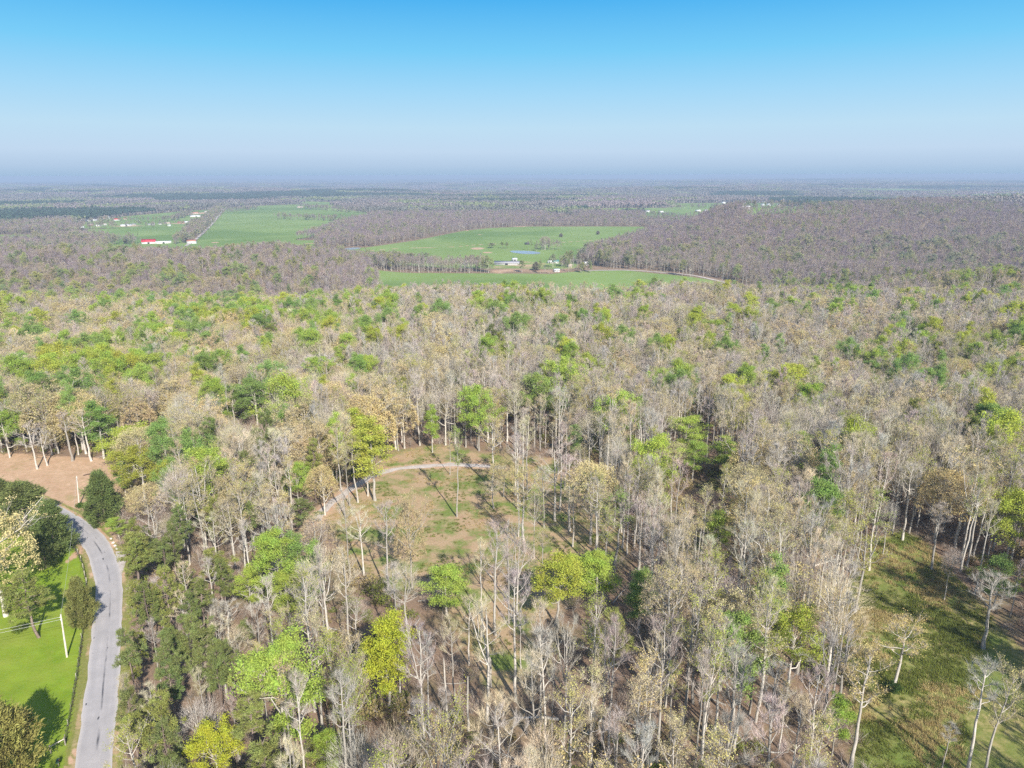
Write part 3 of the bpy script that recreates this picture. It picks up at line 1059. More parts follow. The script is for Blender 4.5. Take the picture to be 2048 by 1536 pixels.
# bare trees
BARE = [(101, 27, .50, 4.0, 15, .25, 0, False, 1.05, "straight"), (102, 29, .56, 3.5, 14, .26, 0, False, 1.15, "straight"),
        (103, 26, .44, 4.8, 15, .27, .02, True, 1.0, "forked"), (104, 26, .42, 5.4, 16, .27, 0, True, .9, "forked"),
        (105, 24, .52, 3.4, 12, .20, .05, False, 1.1, "leaning"), (106, 29, .58, 2.8, 13, .22, .01, False, 1.2, "slender")]
for lod in (0, 1, 2):
    for (sd, H, cb, sp, nl, rt, ln_, fk, up, note) in BARE:
        mk_deciduous("bare_tree", lod, sd, H, cb, sp, nl, rt, 2300, 0, lean=ln_, fork=fk, up=up, note=note, sub=5)
# trees just breaking bud
BUD = [(201, 28, .48, 4.0, 15, .25, 0, False, 1.05, "straight"), (202, 26, .44, 4.8, 15, .26, 0, True, .95, "forked"),
       (203, 29, .54, 3.1, 14, .23, .01, False, 1.2, "slender"), (204, 25, .44, 4.2, 14, .23, .06, False, 1.0, "leaning"), (205, 26, .40, 5.2, 16, .27, 0, True, .9, "forked")]
for lod in (0, 1, 2):
    for (sd, H, cb, sp, nl, rt, ln_, fk, up, note) in BUD:
        mk_deciduous("budding_tree", lod, sd, H, cb, sp, nl, rt, 1800, 2100, .155, lean=ln_, fork=fk, up=up, note=note, sub=5, clump=.45, per=5)
for lod in (0, 1, 2):
    for sd, H, cb, R in ((111, 24, .34, 5.6), (112, 22, .30, 6.4), (113, 26, .40, 5.0)):
        mk_domed("bare_tree", lod, sd, H, cb, R, 3300, 0, .1)
    for sd, H, cb, R in ((211, 24, .34, 5.4), (212, 22, .30, 6.2), (213, 26, .42, 4.6)):
        mk_domed("budding_tree", lod, sd, H, cb, R, 2300, 2900, .16)
    mk_domed("oak_tree", lod, 311, 22, .28, 7.2, 1200, 11000, .2, "spreading", .34)
    mk_domed("oak_tree", lod, 312, 20, .26, 7.8, 1200, 11000, .2, "spreading", .34)
# spreading oaks hung with catkins
for lod in (0, 1, 2):
    for sd, H, cb, sp in ((301, 20, .30, 9.0), (302, 18, .28, 8.6), (303, 22, .36, 8.4)):
        mk_deciduous("oak_tree", lod, sd, H, cb, sp, 17, .36, 900, 11500, .24, fork=(sd != 303), up=.62, sub=6, note="spreading", clump=.6, per=9, flat=.5, dome=sp * .82)
# trees in full young leaf
LEAFY = [(401, 20, .26, 4.9, 17, "rounded", 1.0), (402, 22, .30, 4.4, 17, "rounded", 1.1), (403, 25, .28, 3.2, 20, "tall narrow", 1.15), (404, 18, .22, 6.0, 18, "broad", .85)]
for lod in (0, 1, 2):
    for sd, H, cb, sp, nl, note, up in LEAFY:
        mk_deciduous("leafy_tree", lod, sd, H, cb, sp, nl, .24, 700, 18000, .21, fork=(note == "broad"), up=up * .75, sub=6, note=note, clump=.95, per=26, flat=.6, profile=narrow if note == "tall narrow" else None)
for lod in (0, 1, 2):
    for sd, H, cb, sp, wh in ((501, 19, .48, 4.2, 15), (502, 21, .55, 4.0, 14), (503, 17, .42, 4.6, 15), (504, 18, .6, 3.8, 12)):
        mk_pine("pine_tree", lod, sd, H, cb, sp, wh, 52, "")
for lod in (0, 1, 2):
    mk_cedar("cedar_tree", lod, 601, 10, 2.9)
    mk_cedar("cedar_tree", lod, 602, 9, 3.3)

# ------------------------------------------------------------------ where the trees stand
KIND_TINT = {
    "bare_tree": [((.45, .375, .33), "pinkish-grey"), ((.45, .41, .35), "grey"), ((.58, .50, .34), "tan")],
    "budding_tree": [((.55, .48, .20), "straw-yellow"), ((.40, .42, .09), "yellow-green"), ((.54, .45, .25), "tan"), ((.31, .41, .09), "green-tipped")],
    "oak_tree": [((.60, .50, .25), "cream"), ((.52, .43, .24), "tan")],
    "leafy_tree": [((.35, .45, .085), "bright-green"), ((.42, .46, .075), "yellow-green"), ((.25, .36, .095), "deep-green"), ((.40, .45, .05), "yellow")],
    "pine_tree": [((.235, .255, .07), "olive green"), ((.17, .20, .065), "dark green")],
    "cedar_tree": [((.155, .185, .06), "dark green"), ((.23, .23, .07), "olive green")],
}
TREES = []                                   # dicts; later split into objects and the wood

def twig_for(kind, tint, r):
    if kind == "bare_tree":
        return np.array(tint) * r.uniform(.85, 1.12)
    return np.array((.44, .37, .295)) * r.uniform(.8, 1.1)

def add_tree(kind, p, h, r, look=None, width=None, vnote=None, label=None, hero=False):
    tints = KIND_TINT[kind]
    ti = look if look is not None else int(r.integers(0, min(3, len(tints))))
    d = math.hypot(p[0], p[1])
    lod = 0 if d < 430 else (1 if d < 1150 else 2)
    vs = VARS[(kind, lod)]
    ids = [i for i, v in enumerate(vs) if vnote is None or vnote in v.note] or list(range(len(vs)))
    vi = ids[int(r.integers(0, len(ids)))]
    v = vs[vi]
    sz = h / v.H
    sxy = (min(width / 2 / v.R, 1.35 if kind in ('bare_tree', 'budding_tree') else 3) if width else 0) or min(1.3, sz ** .8) * r.uniform(.82, 1.15)
    base = np.array(tints[ti][0])
    j = r.normal(0, .07, 3)
    tint = np.clip(base * (1 + j[0]) * np.array([1 + j[1] * .6, 1, 1 + j[2] * .6]), .01, .8)
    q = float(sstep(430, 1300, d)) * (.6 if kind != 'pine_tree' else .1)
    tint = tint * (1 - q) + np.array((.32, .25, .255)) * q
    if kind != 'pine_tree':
        base_twig = twig_for(kind, tint, r) * (1 - .30 * float(sstep(350, 900, d))) * (1 - np.array([.06, .12, .0]) * float(sstep(350, 900, d)))  # far twigs darkened in colour, standing in for the crowns' self-shadow
    else:
        base_twig = twig_for(kind, tint, r)
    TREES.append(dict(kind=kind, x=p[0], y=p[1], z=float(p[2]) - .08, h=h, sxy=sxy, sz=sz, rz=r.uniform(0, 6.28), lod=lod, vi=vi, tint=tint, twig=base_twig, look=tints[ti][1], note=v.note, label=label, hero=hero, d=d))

def hero(kind, u, v, top, look=None, width=None, vnote=None, label=None):
    r = np.random.default_rng(int(u * 7 + v * 13))
    p = g1(u, v)
    dx, dy, dz = ray_dir(u, top)
    h = CAM_H + p.y * dz / dy - p.z
    w = width / px_scale(p) if width else None
    add_tree(kind, p, float(h), r, look, w, vnote, label, True)
    return p

HEROES = [
    # in and round the clearing
    ("budding_tree", 914, 1034, 850, 3, None, "slender", "slim pale trunk standing alone in the middle of the clearing"),
    ("budding_tree", 900, 950, 862, 0, None, "slender", "slim budding tree at the gravel track, directly behind the lone clearing trunk"),
    ("budding_tree", 984, 981, 830, 0, 72, "straight", "tall straw-crowned tree just in front of the gravel track's far end"),
    ("budding_tree", 987, 1016, 960, 2, 40, None, "short tan budding tree beside the tall straw-crowned tree in the clearing"),
    ("bare_tree", 1110, 1042, 890, 0, 80, "forked", "wide forked bare tree with pinkish branches in the clearing's right half"),
    ("bare_tree", 1088, 1056, 930, 1, 46, "straight", "straight bare tree just left of the wide forked one in the clearing"),
    ("bare_tree", 1139, 1062, 905, 0, 50, "straight", "tall bare tree just right of the wide forked one in the clearing"),
    ("bare_tree", 1145, 1093, 960, 2, 46, "leaning", "leaning bare tree in front of the wide forked one in the clearing"),
    ("bare_tree", 1181, 1089, 950, 1, 44, "slender", "slender dark-shadowed bare tree on the clearing's right side"),
    ("budding_tree", 1229, 1144, 976, 3, 62, "slender", "tall soft-green budding tree on the clearing's right edge"),
    ("budding_tree", 1049, 1104, 935, 0, 60, "straight", "tall straw-yellow tree in the clearing above the bright green pair"),
    ("budding_tree", 1068, 1118, 960, 3, 40, None, "thin green-tipped tree left above the bright green pair"),
    ("budding_tree", 1085, 1128, 1050, 1, 40, None, "low yellow-green budding tree right behind the bright green pair"),
    ("leafy_tree", 750, 1001, 840, 1, 66, "narrow", "tall yellow-green tree at the inside of the gravel track's bend"),
    ("budding_tree", 716, 1005, 868, 1, 36, "slender", "slim yellow-green tree second left of the tall one at the track bend"),
    ("budding_tree", 700, 1012, 880, 0, 30, "slender", "slim straw-topped tree third left of the tall one at the track bend"),
    ("budding_tree", 690, 1034, 840, 0, 34, "slender", "tall slim tree in front of the gravel track's near end"),
    ("budding_tree", 736, 992, 870, 3, 30, "slender", "thin soft-green tree close behind the tall yellow-green one at the track bend"),
    ("bare_tree", 777, 1190, 998, 1, 56, "straight", "grey bare tree with steep branches on the clearing's near-left edge"),
    ("oak_tree", 825, 1177, 998, 1, 76, None, "tan fan-crowned tree on a tall bare trunk, near-left in the clearing"),
    ("bare_tree", 728, 1150, 1010, 2, 66, "forked", "tan forked bare tree left of the grey steep-branched one by the clearing"),
    ("bare_tree", 962, 1273, 1070, 2, 34, "slender", "thin straight trunk leftmost of the group below the clearing's centre"),
    ("bare_tree", 991, 1270, 1035, 0, 64, "straight", "tallest double-looking bare tree of the group below the clearing's centre"),
    ("bare_tree", 1018, 1247, 1040, 1, 62, "forked", "bare tree with long side branches, rightmost of the group below the clearing's centre"),
    ("bare_tree", 938, 1330, 1185, 2, 44, "straight", "bare tan tree just left of the broken trunk stub"),
    ("bare_tree", 1042, 1337, 1216, 1, 26, "slender", "thin crownless-looking grey tree just right of the broken trunk stub"),
    ("bare_tree", 1079, 1475, 1194, 2, 56, "straight", "tall white-trunked bare tree below the bright green pair"),
    ("bare_tree", 1126, 1500, 1224, 1, 62, "forked", "bare tree with spreading grey top, right of the tall white trunk below the green pair"),
    ("budding_tree", 1185, 1453, 1190, 1, 72, "straight", "tall yellow-green budding tree below the right tree of the green pair"),
    ("bare_tree", 1104, 1486, 1280, 2, 30, "slender", "thin bare stem between two taller bare trees below the bright green pair"),
    ("bare_tree", 910, 1403, 1230, 2, 52, "leaning", "tan bare tree with pale twigs right of the yellow tree below the clearing"),
    ("bare_tree", 861, 1478, 1260, 1, 40, "slender", "slim pale trunk right of the yellow tree's foot"),
    ("bare_tree", 891, 1530, 1370, 1, 44, "straight", "shorter grey bare tree standing over a dark shaded hollow"),
    ("bare_tree", 848, 1486, 1238, 0, 86, "forked", "broad pinkish bare tree hard against the yellow tree's right side"),
    ("bare_tree", 551, 1343, 1148, 1, 46, "straight", "grey bare tree with a tall white trunk left of the lower green tree"),
    ("bare_tree", 527, 1376, 1200, 1, 52, "straight", "grey bare tree second left of the lower green tree"),
    ("budding_tree", 579, 1412, 1216, 0, 60, "forked", "straw-crowned tree standing below the pair of green trees left of centre"),
    ("budding_tree", 630, 1423, 1130, 1, 60, "straight", "tall yellow-topped tree between the green pair and the yellow tree"),
    ("bare_tree", 800, 1394, 1260, 2, 34, "slender", "slim pale trunk glimpsed behind the yellow tree's right side"),
    # green trees that stand out
    ("leafy_tree", 782, 1420, 1233, 3, 84, "narrow", "tall yellow tree in full leaf below the clearing"),
    ("leafy_tree", 1112, 1250, 1110, 1, 88, "rounded", "lime green round tree, left one of the bright pair at the clearing's near edge"),
    ("leafy_tree", 1192, 1220, 1104, 0, 82, "rounded", "fresh green round tree, right one of the bright pair at the clearing's near edge"),
    ("leafy_tree", 895, 1235, 1141, 0, 80, "rounded", "bright green round tree alone on the clearing's near edge"),
    ("leafy_tree", 579, 1250, 1147, 0, 62, "rounded", "bright green tree, right one of the pair left of the clearing"),
    ("leafy_tree", 505, 1232, 1140, 0, 62, "rounded", "bright green tree, left one of the pair left of the clearing"),
    ("leafy_tree", 661, 1560, 1471, 0, 56, "rounded", "small bright green tree cut by the bottom edge of the photo"),
    ("leafy_tree", 290, 1000, 902, 1, 92, "broad", "big lime green tree at the corner of the brown hayfield"),
    ("leafy_tree", 268, 945, 858, 1, 96, "rounded", "lime green tree rising behind the big one at the hayfield corner"),
    ("leafy_tree", 240, 1080, 1035, 0, 34, None, "small bright green tree where the hayfield meets the road verge"),
    ("leafy_tree", 440, 1585, 1455, 3, 100, "broad", "bright yellow tree among pines at the bottom left"),
    ("leafy_tree", 1577, 1370, 1228, 1, 105, "broad", "big yellow-green tree at the meadow's left edge"),
    ("leafy_tree", 1664, 1510, 1400, 0, 64, "rounded", "bright green tree near the bottom at the meadow's left edge"),
    ("leafy_tree", 1434, 1115, 1022, 0, 54, "rounded", "green tree standing over the reddish dirt bank"),
    ("leafy_tree", 1277, 1270, 1140, 2, 52, "narrow", "dark green tree right of the clearing's bright green pair"),
    ("leafy_tree", 2010, 1130, 998, 1, 105, "broad", "wide yellow-green tree at the right edge of the photo"),
    ("leafy_tree", 515, 850, 762, 2, 84, "broad", "large deep green tree beyond the clearing, on the left"),
    ("leafy_tree", 470, 852, 770, 2, 56, "rounded", "deep green round tree touching the left side of the large deep green one"),
    ("leafy_tree", 488, 790, 738, 1, 50, "rounded", "yellow-green tree peeping over the large deep green one"),
    ("leafy_tree", 865, 905, 815, 0, 26, "narrow", "narrow bright green tree in the tree wall behind the gravel track"),
    ("leafy_tree", 722, 930, 820, 1, 52, "narrow", "yellow-green tall tree behind the gravel track's near end"),
    ("leafy_tree", 1370, 915, 835, 0, 70, "rounded", "bright green tree in the wood right of the clearing"),
    ("leafy_tree", 1445, 960, 880, 0, 50, "narrow", "green narrow tree beyond the dirt bank"),
    ("leafy_tree", 1385, 960, 885, 0, 50, None, "small green tree in front of the bright green one right of the clearing"),
    ("leafy_tree", 1600, 975, 870, 0, 44, "narrow", "tall green tree in the bare wood left above the meadow"),
    # meadow side
    ("budding_tree", 1709, 1227, 1040, 1, 96, "forked", "yellow-green budding tree on a tall white trunk at the meadow's left edge"),
    ("bare_tree", 1680, 1268, 1100, 1, 50, "leaning", "crooked bare tree just left of the yellow-green budding one at the meadow"),
    ("bare_tree", 1966, 1297, 1145, 1, 92, "straight", "wide grey tree standing alone in the shade on the meadow's far side"),
    ("budding_tree", 1786, 1372, 1232, 0, 92, "leaning", "leaning straw-crowned tree alone in the meadow"),
    ("bare_tree", 1805, 1080, 922, 1, 52, "straight", "tall bare tree at the shaded top corner of the meadow"),
    ("bare_tree", 1863, 1140, 1000, 0, 44, "slender", "slim bare tree in the shade right of the meadow's top corner"),
    ("budding_tree", 1738, 1140, 975, 3, 46, "slender", "slim green-tipped tree left of the meadow's top corner"),
    ("bare_tree", 1372, 1165, 1018, 2, 40, "slender", "slim pale trunk on the brushy slope right of the clearing"),
    ("budding_tree", 1550, 1140, 1055, 1, 72, "forked", "yellow-green budding tree between the dirt bank and the meadow"),
    ("budding_tree", 1520, 1062, 975, 1, 56, None, "yellow-green budding tree just above the dirt bank"),
    ("bare_tree", 1453, 1520, 1290, 1, 84, "forked", "large grey bare tree, left of two close trunks at the bottom"),
    ("bare_tree", 1466, 1512, 1300, 1, 60, "straight", "large grey bare tree, right of two close trunks at the bottom"),
    ("bare_tree", 1314, 1532, 1222, 0, 110, "forked", "broad pinkish bare tree with many upright stems at the bottom"),
    ("bare_tree", 1637, 1480, 1242, 1, 88, "forked", "pale forked bare tree below the big yellow-green meadow tree"),
    ("budding_tree", 1701, 1536, 1290, 0, 84, "straight", "straw-yellow budding tree at the bottom, on the meadow's edge"),
    ("bare_tree", 1883, 1545, 1440, 1, 34, "slender", "small bare tree at the bottom of the meadow, left of two taller ones"),
    ("bare_tree", 1930, 1560, 1312, 1, 66, "slender", "tall bare tree at the bottom of the meadow, middle one of three"),
    ("budding_tree", 1965, 1560, 1328, 0, 78, "leaning", "tall straw-tinged tree at the bottom of the meadow, right one of three"),
    ("bare_tree", 1888, 1200, 1085, 0, 40, None, "bare tree in shadow on the meadow's far edge, left of the wide grey one"),
    ("bare_tree", 1765, 1110, 990, 1, 40, None, "bare tree on the shaded meadow corner, left of the tallest one"),
    # left side
    ("oak_tree", 12, 1232, 1012, 0, 185, None, "big cream-coloured oak in catkin beside the lawn"),
    ("cedar_tree", 112, 1108, 1006, 0, 70, None, "dark evergreen overhanging the road, next to the cream oak"),
    ("cedar_tree", 55, 1060, 968, 0, 90, None, "dark evergreen behind the cream oak, hiding the road"),
    ("cedar_tree", 5, 1050, 962, 0, 84, None, "dark evergreen at the left edge behind the cream oak"),
    ("cedar_tree", 92, 1135, 1072, 0, 46, None, "dark evergreen tucked against the cream oak's right side"),
    ("pine_tree", 78, 1275, 1142, 0, 96, None, "loose pine standing alone on the bright lawn"),
    ("cedar_tree", 168, 1252, 1158, 1, 50, None, "olive cedar on the road verge beside the fence"),
    ("cedar_tree", 20, 1590, 1405, 1, 120, None, "round bushy evergreen at the bottom left corner of the lawn"),
    ("cedar_tree", 213, 1050, 946, 0, 62, None, "dark pointed cedar at the hayfield's right end"),
    ("cedar_tree", 200, 1040, 985, 0, 40, None, "smaller cedar leaning on the pointed one at the hayfield's end"),
    ("bare_tree", 75, 938, 842, 1, 62, "forked", "pale many-stemmed bare tree standing out in the hayfield"),
    ("bare_tree", 95, 931, 858, 1, 40, "forked", "bare tree close behind the many-stemmed one in the hayfield"),
    ("bare_tree", 145, 922, 820, 1, 50, "straight", "tall bare tree on the hayfield's back edge"),
    ("bare_tree", 183, 922, 815, 2, 56, "straight", "white-trunked bare tree at the back edge of the hayfield"),
    ("leafy_tree", 208, 917, 805, 2, 48, "narrow", "deep green narrow tree at the back edge of the hayfield"),
    ("leafy_tree", 20, 915, 830, 0, 62, "broad", "green tree at the hayfield's back edge by the left side of the photo"),
    ("oak_tree", 285, 880, 800, 0, 84, None, "cream oak rising behind the lime green trees"),
    ("oak_tree", 345, 850, 775, 0, 54, None, "cream round oak right of the large one behind the lime green trees"),
    ("oak_tree", 300, 1060, 965, 0, 80, None, "cream branching oak right of the lime green tree by the road bend"),
    ("bare_tree", 322, 1130, 1010, 1, 76, "forked", "grey bare tree leaning out of the pines beside the road bend"),
    ("bare_tree", 437, 1150, 1030, 2, 70, "forked", "tan many-armed bare tree right of the roadside pines"),
    ("bare_tree", 380, 1290, 1185, 2, 56, "forked", "white bare tree inside the pine stand, above its middle"),
    ("bare_tree", 460, 1290, 1200, 1, 56, "straight", "bare white tree at the right edge of the pine stand"),
    ("oak_tree", 650, 1030, 930, 0, 70, None, "cream oak at the near end of the gravel track"),
    ("pine_tree", 540, 1020, 930, 1, 66, None, "dark pine in the mixed wood left of the gravel track"),
    ("pine_tree", 610, 1070, 1000, 1, 70, None, "dark spreading pine below the near end of the gravel track"),
    ("pine_tree", 285, 1190, 1075, 0, 90, None, "pine overhanging the road just below the bend"),
    ("pine_tree", 330, 1180, 1085, 1, 60, None, "pine just right of the one overhanging the road"),
    ("pine_tree", 445, 1205, 1105, 0, 74, None, "light-topped pine left of the pair of green trees"),
]
for hdef in HEROES:
    hero(*hdef)

# --- everything between them: fill the wood, thinner where the photograph is open
def excluded(x, y):
    m = inside(x, y, LAWN) | inside(x, y, HAY) | inside(x, y, MEADOW) | inside(x, y, TRAIL) | inside(x, y, FARMYARD)
    m |= inside(x, y, CLEAR) & ~(inside(x, y, CLEARWOOD) & (vnoise(x * 9.1, y * 9.1, 1.0, 91) > .64))
    m |= inside(x, y, ROADSIDE)
    near = y < 420
    m |= near & (dist_line(x, y, ROAD) < 6.2)
    m |= near & (dist_line(x, y, TRACK) < 4.2)
    m |= mask_fields(x, y)
    m |= dist_line(x, y, LANE) < 7
    m |= dist_line(x, y, LANE2) < 8
    for p in PONDS:
        m |= dist_line(x, y, np.vstack([p, p[:1]])) < 12
        m |= inside(x, y, p)
    return m

def grid_points(d0, d1, s, jit, seed):
    r = np.random.default_rng(seed)
    xs = np.arange(-d1 * .86, d1 * .86, s)
    ys = np.arange(max(40, d0 * .7), d1 + s, s)
    X, Y = np.meshgrid(xs, ys)
    X = X + (np.arange(len(ys)) % 2)[:, None] * s * .5
    X = (X + r.uniform(-jit, jit, X.shape) * s).ravel()
    Y = (Y + r.uniform(-jit, jit, Y.shape) * s).ravel()
    D = np.hypot(X, Y)
    k = (D >= d0) & (D < d1) & (np.abs(X) < Y * .80 + 45)
    return X[k], Y[k], r

def prob(u, v, x, y):
    """shares of bare, budding, oak, leafy, pine"""
    n = vnoise(x, y, 55, 21)
    n2 = vnoise(x, y, 140, 22)
    p = np.zeros((len(u), 5))
    left = sstep(900, 350, u)
    p[:, 0] = .56 - .30 * left
    p[:, 1] = .27 + .02 * left
    p[:, 2] = .05 + .17 * left
    p[:, 3] = .062 + .10 * left
    p[:, 4] = .005
    g = np.clip((n - .42) * 3, 0, 1)
    p[:, 3] *= .6 + 1.0 * g
    p[:, 1] *= .6 + .9 * n2
    far = sstep(640, 560, v)
    p[:, 3] *= 1 - .55 * far
    p[:, 2] *= 1 - .7 * far
    vl = (y > 960) & (y < 1250) & (x > -300)
    p[vl, 1] += .3
    p[vl, 3] += .12
    lh = sstep(560, 700, y) * sstep(-60, -140, x) * (1 - sstep(1000, 1100, y))
    p[:, 1:4] *= (1 - .6 * lh)[:, None]
    p[:, 4] += far * .012 + far * .35 * (vnoise(x, y, 230, 23) > .80)
    low = sstep(1050, 1120, v)
    p[:, 1] += .22 * low
    p[:, 3] *= 1 - .7 * low
    p[:, 2] *= 1 - .5 * low
    ridge = ((v > 568) & (v < 604) & (u > 1540)) | ((v < 442) & (u > 1730) & (y < 2400) & (vnoise(x, y, 90, 27) > .5))
    p[ridge, 4] += .5 * (vnoise(x, y, 60, 28)[ridge] > .45)
    pine = (u > 225) & (v > 1110) & (u < 540 - (v - 1100) * .02 + 90 * (n2 - .5))
    p[pine] = np.array([.40, .24, .02, .02, .32])
    p[inside(x, y, PINES)] = np.array([.22, .08, .0, .01, .69])
    mixw = (u > 420) & (u < 640) & (v > 930) & (v < 1080)
    p[mixw, 4] += .2
    return p / p.sum(1, keepdims=True)

KINDS = ["bare_tree", "budding_tree", "oak_tree", "leafy_tree", "pine_tree"]
HX = np.array([(t["x"], t["y"]) for t in TREES])
def fill(d0, d1, s, seed, hr, kill=0.0, only=None):
    X, Y, r = grid_points(d0, d1, s, .42, seed)
    k = ~excluded(X, Y)
    if d0 < 200:
        k &= inside(X, Y, PINES) == (only is not None)
    if kill:
        k &= r.random(len(X)) > kill
    if d0 < 300:
        g = inside(X, Y, GULLY)
        k &= ~(g & (r.random(len(X)) < .75))
        dm = np.min(np.hypot(X[:, None] - HX[None, :, 0], Y[:, None] - HX[None, :, 1]), 1)
        k &= dm > 3.0
        pass
        thin = inside(X, Y, THIN)
        k &= ~(thin & (r.random(len(X)) < .66))
    X, Y = X[k], Y[k]
    Z = terrain(X, Y)
    u, v, fw = project(X, Y, Z)
    k = (u > -330 - 40 * F / fw) & (u < 2380 + 40 * F / fw)
    X, Y, Z, u, v = X[k], Y[k], Z[k], u[k], v[k]
    P = prob(u, v, X, Y)
    ks = (r.random(len(X))[:, None] > np.cumsum(P, 1)).sum(1).clip(0, 4)
    hn = vnoise(X, Y, 45, 31)
    for i in range(len(X)):
        kind = KINDS[ks[i]]
        h = (hr[0] + (hr[1] - hr[0]) * (.6 * hn[i] + .45 * r.random()))
        if r.random() < (.13 if d1 < 200 else .2):
            h *= .58
        if kind == "oak_tree":
            h *= .86
        elif kind != "pine_tree" and d0 < 200 and only is not None:
            h *= .74
        elif kind == "leafy_tree":
            h *= .98
        elif kind == "pine_tree":
            h *= .78 if v[i] > 1000 else .95
        look = None
        if kind == "bare_tree":
            look = int(r.choice([0, 1, 2], p=[.42, .33, .25] if v[i] < 900 else [.25, .35, .40]))
        if kind == "leafy_tree":
            look = int(r.choice([0, 1, 2], p=[.4, .3, .3]))
        vn = None
        if kind == "leafy_tree" and d0 < 100:
            vn = str(r.choice(["narrow", "rounded"]))
            h *= .86
        if kind in ("bare_tree", "budding_tree"):
            pb = .55 if Y[i] > 900 else (.12 if v[i] > 1000 else .22) + .5 * float(sstep(1000, 450, u[i])) * (v[i] < 1000)
            if r.random() < pb:
                vn = "broad"
                h *= .94
            else:
                vn = str(r.choice(["straight", "slender", "forked", "leaning"], p=[.38, .34, .15, .13]))
        add_tree(kind, (X[i], Y[i], Z[i]), float(h), r, look, None, vn)
fill(58, 170, 4.8, 11, (17, 29.5))
fill(58, 190, 5.0, 17, (14, 27), only=PINES)
fill(170, 430, 4.9, 15, (17, 29))
fill(430, 1150, 6.1, 12, (16, 26))
fill(1150, 2500, 9.2, 13, (17, 26))

# --- the wood stays open in front of the trees that stand out
def crown_box(t, share):
    u, vb, fw = project(t["x"], t["y"], t["z"])
    _, vt, _ = project(t["x"], t["y"], t["z"] + t["h"])
    w = VARS[(t["kind"], t["lod"])][t["vi"]].R * t["sxy"] * F / fw
    return float(u - w), float(vt), float(u + w), float(vt + (vb - vt) * share), float(fw)
_r = np.random.default_rng(77)
_hb = [(crown_box(t, .62 if t["kind"] in ("leafy_tree", "oak_tree") else .9), .97 if t["kind"] in ("leafy_tree", "oak_tree", "cedar_tree") else .22) for t in TREES if t["hero"]]
_keep = []
for t in TREES:
    ok = True
    if not t["hero"] and t["d"] < 300:
        b = crown_box(t, .55)
        for (h, pr) in _hb:
            if b[4] < h[4] and h[0] - .06 * (h[2] - h[0]) < (b[0] + b[2]) / 2 < h[2] + .06 * (h[2] - h[0]) and b[1] < h[3] - 6 and b[3] > h[1] and _r.random() < pr:
                ok = False
                break
    if ok:
        _keep.append(t)
TREES[:] = _keep

# --- hedgerows and scattered trees of the valley farms
def tree_row(px, step, hr, kinds, seed, jit=4.0, drop=.15):
    r = np.random.default_rng(seed)
    ln = line_world(px, 4.0)
    s = np.concatenate([[0], np.cumsum(np.linalg.norm(np.diff(ln, axis=0), axis=1))])
    for d in np.arange(0, s[-1], step):
        if r.random() < drop:
            continue
        x = float(np.interp(d, s, ln[:, 0]) + r.normal(0, jit))
        y = float(np.interp(d, s, ln[:, 1]) + r.normal(0, jit * 1.5))
        k = kinds[int(r.integers(0, len(kinds)))]
        add_tree(k, (x, y, float(terrain(x, y))), float(r.uniform(*hr)), r)
MIXK = ["bare_tree", "bare_tree", "budding_tree", "leafy_tree", "pine_tree", "cedar_tree"]
for i, (px, step, hr, jit) in enumerate([
    ([(362, 488), (382, 475), (410, 452), (430, 430), (446, 415)], 9, (12, 19), 9),
    ([(560, 438), (600, 439), (650, 441), (700, 442), (745, 441)], 9, (10, 17), 7),
    ([(455, 424), (490, 421), (515, 418)], 10, (9, 14), 5),
    ([(600, 417), (650, 420), (700, 424), (742, 427)], 12, (12, 18), 9),
    ([(130, 449), (180, 447), (230, 444), (290, 443), (330, 443)], 16, (9, 15), 14),
    ([(70, 459), (120, 457), (160, 459), (215, 456), (290, 453), (350, 451), (400, 450)], 22, (7, 13), 12),
    ([(0, 487), (60, 484), (120, 488), (180, 487), (230, 489)], 9, (10, 17), 14),
    ([(150, 475), (200, 478), (240, 483), (275, 488)], 12, (8, 14), 12),
    ([(330, 443), (350, 440), (372, 432), (380, 430)], 10, (10, 16), 5),
    ([(1300, 432), (1360, 436), (1420, 436), (1470, 432)], 14, (10, 16), 12),
    ([(1330, 418), (1380, 418), (1440, 417), (1500, 416)], 20, (10, 16), 14),
    ([(1530, 414), (1580, 416), (1640, 419), (1690, 421)], 10, (12, 18), 10),
    ([(1130, 543), (1160, 542), (1180, 546)], 7, (10, 16), 5),
    ([(1175, 520), (1150, 528), (1120, 535)], 9, (9, 15), 8),
    ([(1075, 502), (1090, 498), (1115, 500)], 8, (8, 16), 8),
]):
    tree_row(px, step * .26, (hr[0] + 2, hr[1] + 4), MIXK, 300 + i, jit)

# ------------------------------------------------------------------ single trees out in the valley
for (u, v, h, kd, wd, lab) in [
    (1090, 500, 26, "oak_tree", 24, "big round tree at the right end of the pond"),
    (1122, 474, 8, "cedar_tree", 8, "small dark tree alone in the big green field, nearer the middle"),
    (1196, 469, 8, "cedar_tree", 8, "small dark tree alone in the big green field, nearer the wooded hill"),
    (983, 496, 9, "leafy_tree", 14, "low dark clump of a tree left of the pond"),
    (1005, 497, 12, "pine_tree", 9, "first slim tree of the short row left of the pond"),
    (1014, 497, 12, "pine_tree", 8, "last slim tree of the short row left of the pond"),
    (1044, 545, 17, "leafy_tree", 14, "light green tree at the right end of the long grey shed"),
    (1072, 541, 12, "cedar_tree", 16, "dark rounded tree in the farmyard right of the long grey shed"),
    (166, 464, 10, "cedar_tree", 12, "small dark tree in the field in front of the village"),
    (252, 487, 13, "cedar_tree", 10, "dark tree in the field left of the red-roofed barn"),
    (353, 479, 12, "oak_tree", 16, "pale round tree between the red-roofed barn and the farm road"),
]:
    p = g1(u, v)
    r = np.random.default_rng(int(u))
    add_tree(kd, p, h, r, 0, wd / px_scale(p), None, lab, True)

